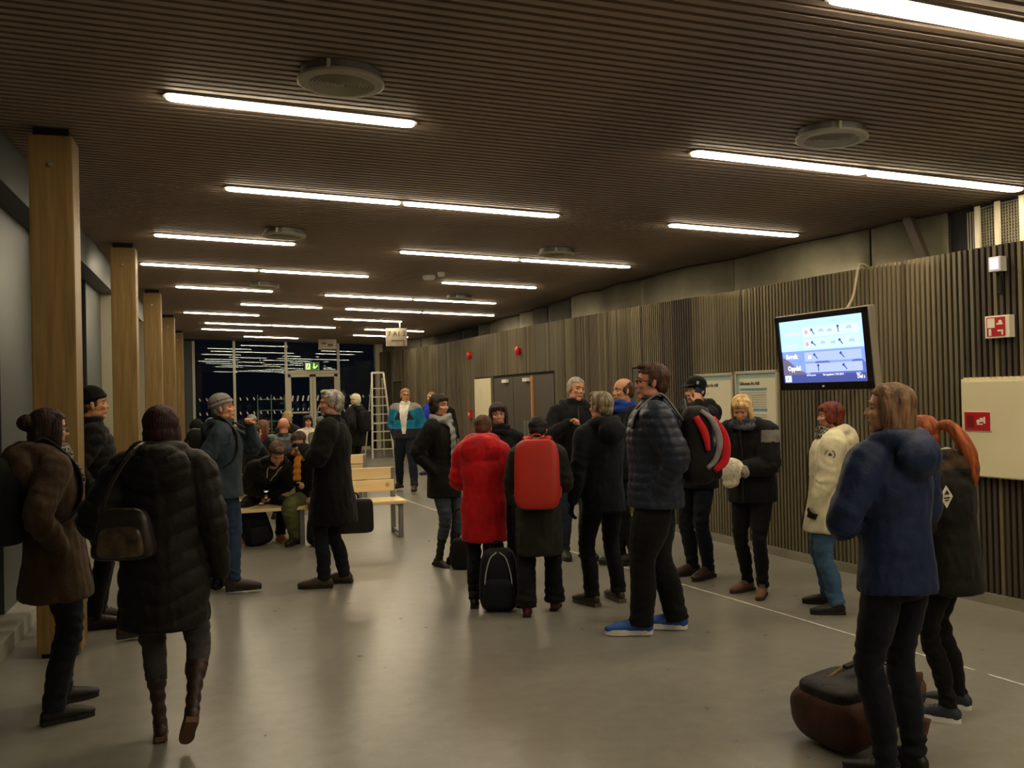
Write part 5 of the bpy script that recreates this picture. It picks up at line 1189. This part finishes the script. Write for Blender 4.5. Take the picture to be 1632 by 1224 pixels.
b10 = person('standing person in a cream knit hat and black jacket near the stepladder', (2.530, 18.390), -130, 1.72, arms=('hold', 'pocket'), top=C(color='#141418', hem=.72, thick=.02, hood=1.0), hat=C(kind='beanie', color='#e0d8b4', down=True), scarf=('#ded6b2', 0), hair=('crop', '#c9bf98'), fine=False)
worn_backpack(b10, 'small black backpack on the person in the cream knit hat', '#111114', (.28, .18, .42), z=1.0, seed=12)
b11 = person('seated person in a dark jacket between the grey knit hat man and the hooded youth', (0.377, 13.060), 120, 1.66, sit=.48, lean=(0, .08), arms=('lap', 'lap'), top=C(color='#17181d', hem=.9), hair=('short', '#2c1e16'), fine=False)
# ================================================================== bags and small held things
def on_floor(xy, rz=0, z=0, extra=None):
    M = Matrix.Translation((*xy, z)) @ Matrix.Rotation(rz, 4, 'Z'); return M @ extra if extra is not None else M
# big brown rucksack lying on its back
bp = backpack('large brown and black rucksack lying on the floor by the young woman in navy', on_floor((2.600, 3.695), math.radians(-72), .0, Matrix.Rotation(math.radians(-82), 4, 'X') @ Matrix.Rotation(math.radians(8), 4, 'Y') @ Matrix.Translation((0, -.13, 0))), '#1a1714', (.42, .25, .64), seed=21, rough=.6, pocket='#211a15', strap_color='#4a2b1d', quadr=3.0, taper=.8, hard=True,
    accents=[([(-.15, -.095, .56), (-.11, -.135, .44), (-.06, -.16, .28), (-.04, -.15, .14)], [(.018, .008)]*4, '#8a7354'), ([(.14, -.09, .56), (.13, -.125, .42), (.12, -.14, .28), (.10, -.13, .12)], [(.024, .008)]*4, '#4a2b1d'), ([(-.19, -.02, .08), (-.20, -.03, .3), (-.155, -.04, .54), (0, -.05, .635), (.155, -.04, .54), (.20, -.03, .3), (.19, -.02, .08)], [(.016, .016)]*7, '#4a2b1d')],
    straps=[[(s*.10, .14, .60), (s*.12, .22, .50), (s*.13, .23, .30), (s*.14, .15, .10)] for s in (-1, 1)])
V, F = soft_box((.43, .262, .20), 23, lump=.006, quadr=3.0, taper=1.0); link('base_panel', mesh_np('base_panel', V, F, fabric('#432619', .6)), bp)
B().box((0, -.20, .36), (.05, .02, .04), bev=.004).box((.0, -.20, .28), (.03, .015, .12)).done('buckle', M_black, bp)
backpack('navy school rucksack with pale piping standing by the red parka', on_floor((2.032, 6.939), math.radians(-18)), '#161b27', (.32, .20, .48), seed=5, pocket='#161b27', piping='#b9bcc0', rough=.6)
bb = backpack('black shoulder bag with tall straps standing by the black boots', on_floor((2.184, 8.689), math.radians(-25)), '#161414', (.24, .14, .30), seed=7)
B().tube([(-.09, 0, .26), (-.08, .0, .48), (-.02, .0, .58), (.06, .0, .46), (.09, 0, .26)], .009, n=6).done('strap', fabric('#161414'), bb)
backpack('dark blue rucksack on the floor between the boots of the hooded youth', on_floor((0.414, 11.108), math.radians(10), 0, Matrix.Rotation(-.25, 4, 'Y')), '#15192b', (.34, .22, .44), seed=9, pocket='#14151c', straps=[[(-.15, .0, .42), (-.24, -.02, .28), (-.27, -.03, .06), (-.20, -.02, .02)]])
backpack('black bag with a lime strip under the bench by the olive trousers', on_floor((1.065, 10.799), math.radians(5)), '#141416', (.34, .22, .34), seed=10, accents=[([(-.08, -.12, .2), (0, -.125, .2), (.08, -.12, .2)], [(.014, .006)]*3, '#b9c94a')])
# briefcase hanging beside the long black coat
wp = world(p5, p5['wri'][0])
bc = empty('briefcase', (wp.x, wp.y, 0), math.radians(-6)); tag(bc, 'flat black briefcase hanging beside the man in the long black coat', 'briefcase')
zt = wp.z-.10
V, F = soft_box((.42, .10, .32), 3, lump=.002, quadr=8, taper=.97); V += np.array((.13, 0, zt-.36)); link('body', mesh_np('body', V, F, leather('#121011')), bc)
B().tube([(.06, 0, zt-.05), (.07, 0, zt+.0), (.13, 0, zt+.015), (.19, 0, zt), (.20, 0, zt-.05)], .009, n=6).done('handle', leather('#121011'), bc); B().box((.13, -.056, zt-.14), (.12, .004, .015)).done('logo_plate', M_steel, bc)
# handbag on the walking woman's left shoulder
sw_ = p3; hbM = frame(p3, (-.13, -.29, .95), Matrix.Rotation(-.1, 4, 'Z')); hb = rootM('handbag', hbM); tag(hb, 'dark brown leather handbag on the shoulder of the woman walking away', 'handbag')
V, F = soft_box((.30, .13, .24), 6, lump=.006, taper=.7, quadr=5); link('body', mesh_np('body', V, F, leather('#241c17')), hb)
V, F = soft_box((.22, .05, .14), 7, lump=.004, taper=.8, quadr=5); V += np.array((0, -.06, .02)); link('outer_pocket', mesh_np('outer_pocket', V, F, mat('shiny printed leather', '#2a221b', .3, color2='#5c4d38', nscale=18)), hb)
B().tube([(-.10, 0, .20), (-.07, .02, .32), (-.01, .08, .45), (.03, .16, .515), (.07, .25, .53)], .010, n=6).done('strap', leather('#241c17'), hb)
# phones and knitted mitten
def phone(info, i, name, label, off=(0, .10, .015), col='#18181c', scr_='#6d8fae', rx=.4):
    w0 = np.array(info['wri'][i]); d = w0-np.array(info['elb'][i]); d /= np.linalg.norm(d); p = w0+d*.085+np.array((0, 0, off[2]))
    o = rootM(name, frame(info, p, Matrix.Rotation(rx, 4, 'X'))); tag(o, label, 'phone'); B().box((0, 0, 0), (.072, .14, .009), bev=.003).done('case', mat('phone case '+col, col, .3), o); B().box((0, 0, .006), (.064, .12, .002)).done('screen', mat('phone glow', '#20303c', .2, emit=scr_, estr=.5), o)
w0 = (np.array(p6['wri'][0])+np.array(p6['wri'][1]))/2; d = w0-(np.array(p6['elb'][0])+np.array(p6['elb'][1]))/2; d /= np.linalg.norm(d)
o = rootM('phone', frame(p6, w0+d*.09+np.array((0, .055, .055)), Matrix.Rotation(-.3, 4, 'X'))); tag(o, 'pale phone held in both hands by the seated youth in the black hoodie', 'phone'); B().box((0, 0, 0), (.075, .012, .10), bev=.003).done('case', mat('pale phone case', '#9fb0a8', .3), o); B().box((0, .007, 0), (.066, .002, .088)).done('screen', mat('phone glow b', '#20303c', .2, emit='#b8c8c0', estr=.8), o)
phone(p20, 0, 'phone', 'pink phone held by the blonde woman', off=(0, 0, .035), col='#7a2f3a', rx=.5)
w0 = np.array(p19['wri'][1]); d = w0-np.array(p19['elb'][1]); d /= np.linalg.norm(d)
o = rootM('phone', frame(p19, w0+np.array((.042, -.035, .085)), Matrix.Rotation(1.9, 4, 'X') @ Matrix.Rotation(1.45, 4, 'Y'))); tag(o, 'dark phone at the ear of the man in the black cap', 'phone'); B().box((0, 0, 0), (.068, .135, .009), bev=.003).done('case', mat('phone case #18181c', '#18181c', .3), o)
w0 = np.array(p20['wri'][1]); M_knit = mat('cream knitted wool', '#ece4cf', .9, color2='#c9bfa6', nscale=40, detail=1, bump=.6, bscale=80, bdist=.006)
o = rootM('knit_hat', frame(p20, w0+np.array((.03, .08, -.02)), Matrix.Rotation(.3, 4, 'Y'))); tag(o, 'cream fur-lined earflap hat held against the stomach of the blonde woman', 'hat')
l = L(); l.ell((0, 0, .02), (.115, .055, .095), n=18); l.ell((.03, 0, -.07), (.075, .04, .05), n=14); V, Q, N = remesh(l, .008, 2); V = V+N*(.004*nz(V, 60, 3))[:, None]; link('crown', mesh_np('crown', V, Q, M_knit), o)
l = L(); l.ell((-.10, -.01, -.02), (.04, .04, .055), n=12); V, Q, N = remesh(l, .008, 1); V = V+N*(.006*nz(V, 90, 4))[:, None]; link('fur_flap', mesh_np('fur_flap', V, Q, mat('grey brown fur', '#8d8272', .95, noise=.4, nscale=60)), o)
# badges on jackets
def badge(info, i, up, out, shape, label=None):
    a, b = np.array(info['sh'][i]), np.array(info['elb'][i]); p = a*(1-up)+b*up; s = 1 if i == 0 else -1; r_ = .070*info['k']*info['b']+info['th']*1.0+.008
    M = Matrix.Translation((p[0]+s*r_*out[0], p[1]+r_*out[1], p[2])) @ Matrix.Rotation(math.atan2(s*out[0], -out[1]), 4, 'Z')
    bb_ = B()
    if shape == 'round':
        bb_.cyl((0, 0, 0), .036, .004, 'y', 24).done('arm_badge', mat('dark badge', '#2a2724', .6), info['o'], M=M)
        B().cyl((0, -.003, 0), .030, .003, 'y', 24).done('arm_badge', mat('cream badge', '#d8cfae', .6), info['o'], M=M)
        B().poly([(x*.011, -.0062, y_*.011) for x, y_ in ((0, 1.6), (.5, .5), (1.5, .8), (.9, -.1), (1, -1), (0, -.7), (-1, -1), (-.9, -.1), (-1.5, .8), (-.5, .5))], .003, Vector((0, 1, 0))).done('arm_badge', mat('dark badge', '#2a2724', .6), info['o'], M=M)
    else:
        bb_.poly([(0, 0, .055), (.05, 0, 0), (0, 0, -.055), (-.05, 0, 0)], .004, Vector((0, 1, 0))).done('arm_badge', M_patch, info['o'], M=M)
        B().poly([(-.022, -.003, .012), (0, -.003, .034), (.022, -.003, .012)], .002, Vector((0, 1, 0))).box((0, -.002, -.004), (.05, .002, .006)).box((0, -.002, -.016), (.03, .002, .006)).done('arm_badge', mat('dark badge', '#2a2724', .6), info['o'], M=M)
badge(p21, 1, .30, (.85, .2), 'round'); badge(p23, 0, .45, (.6, -.8), 'diamond') if False else badge(p23, 1, .45, (.35, -1.0), 'diamond')
bpy.data.scenes.remove(TMP)
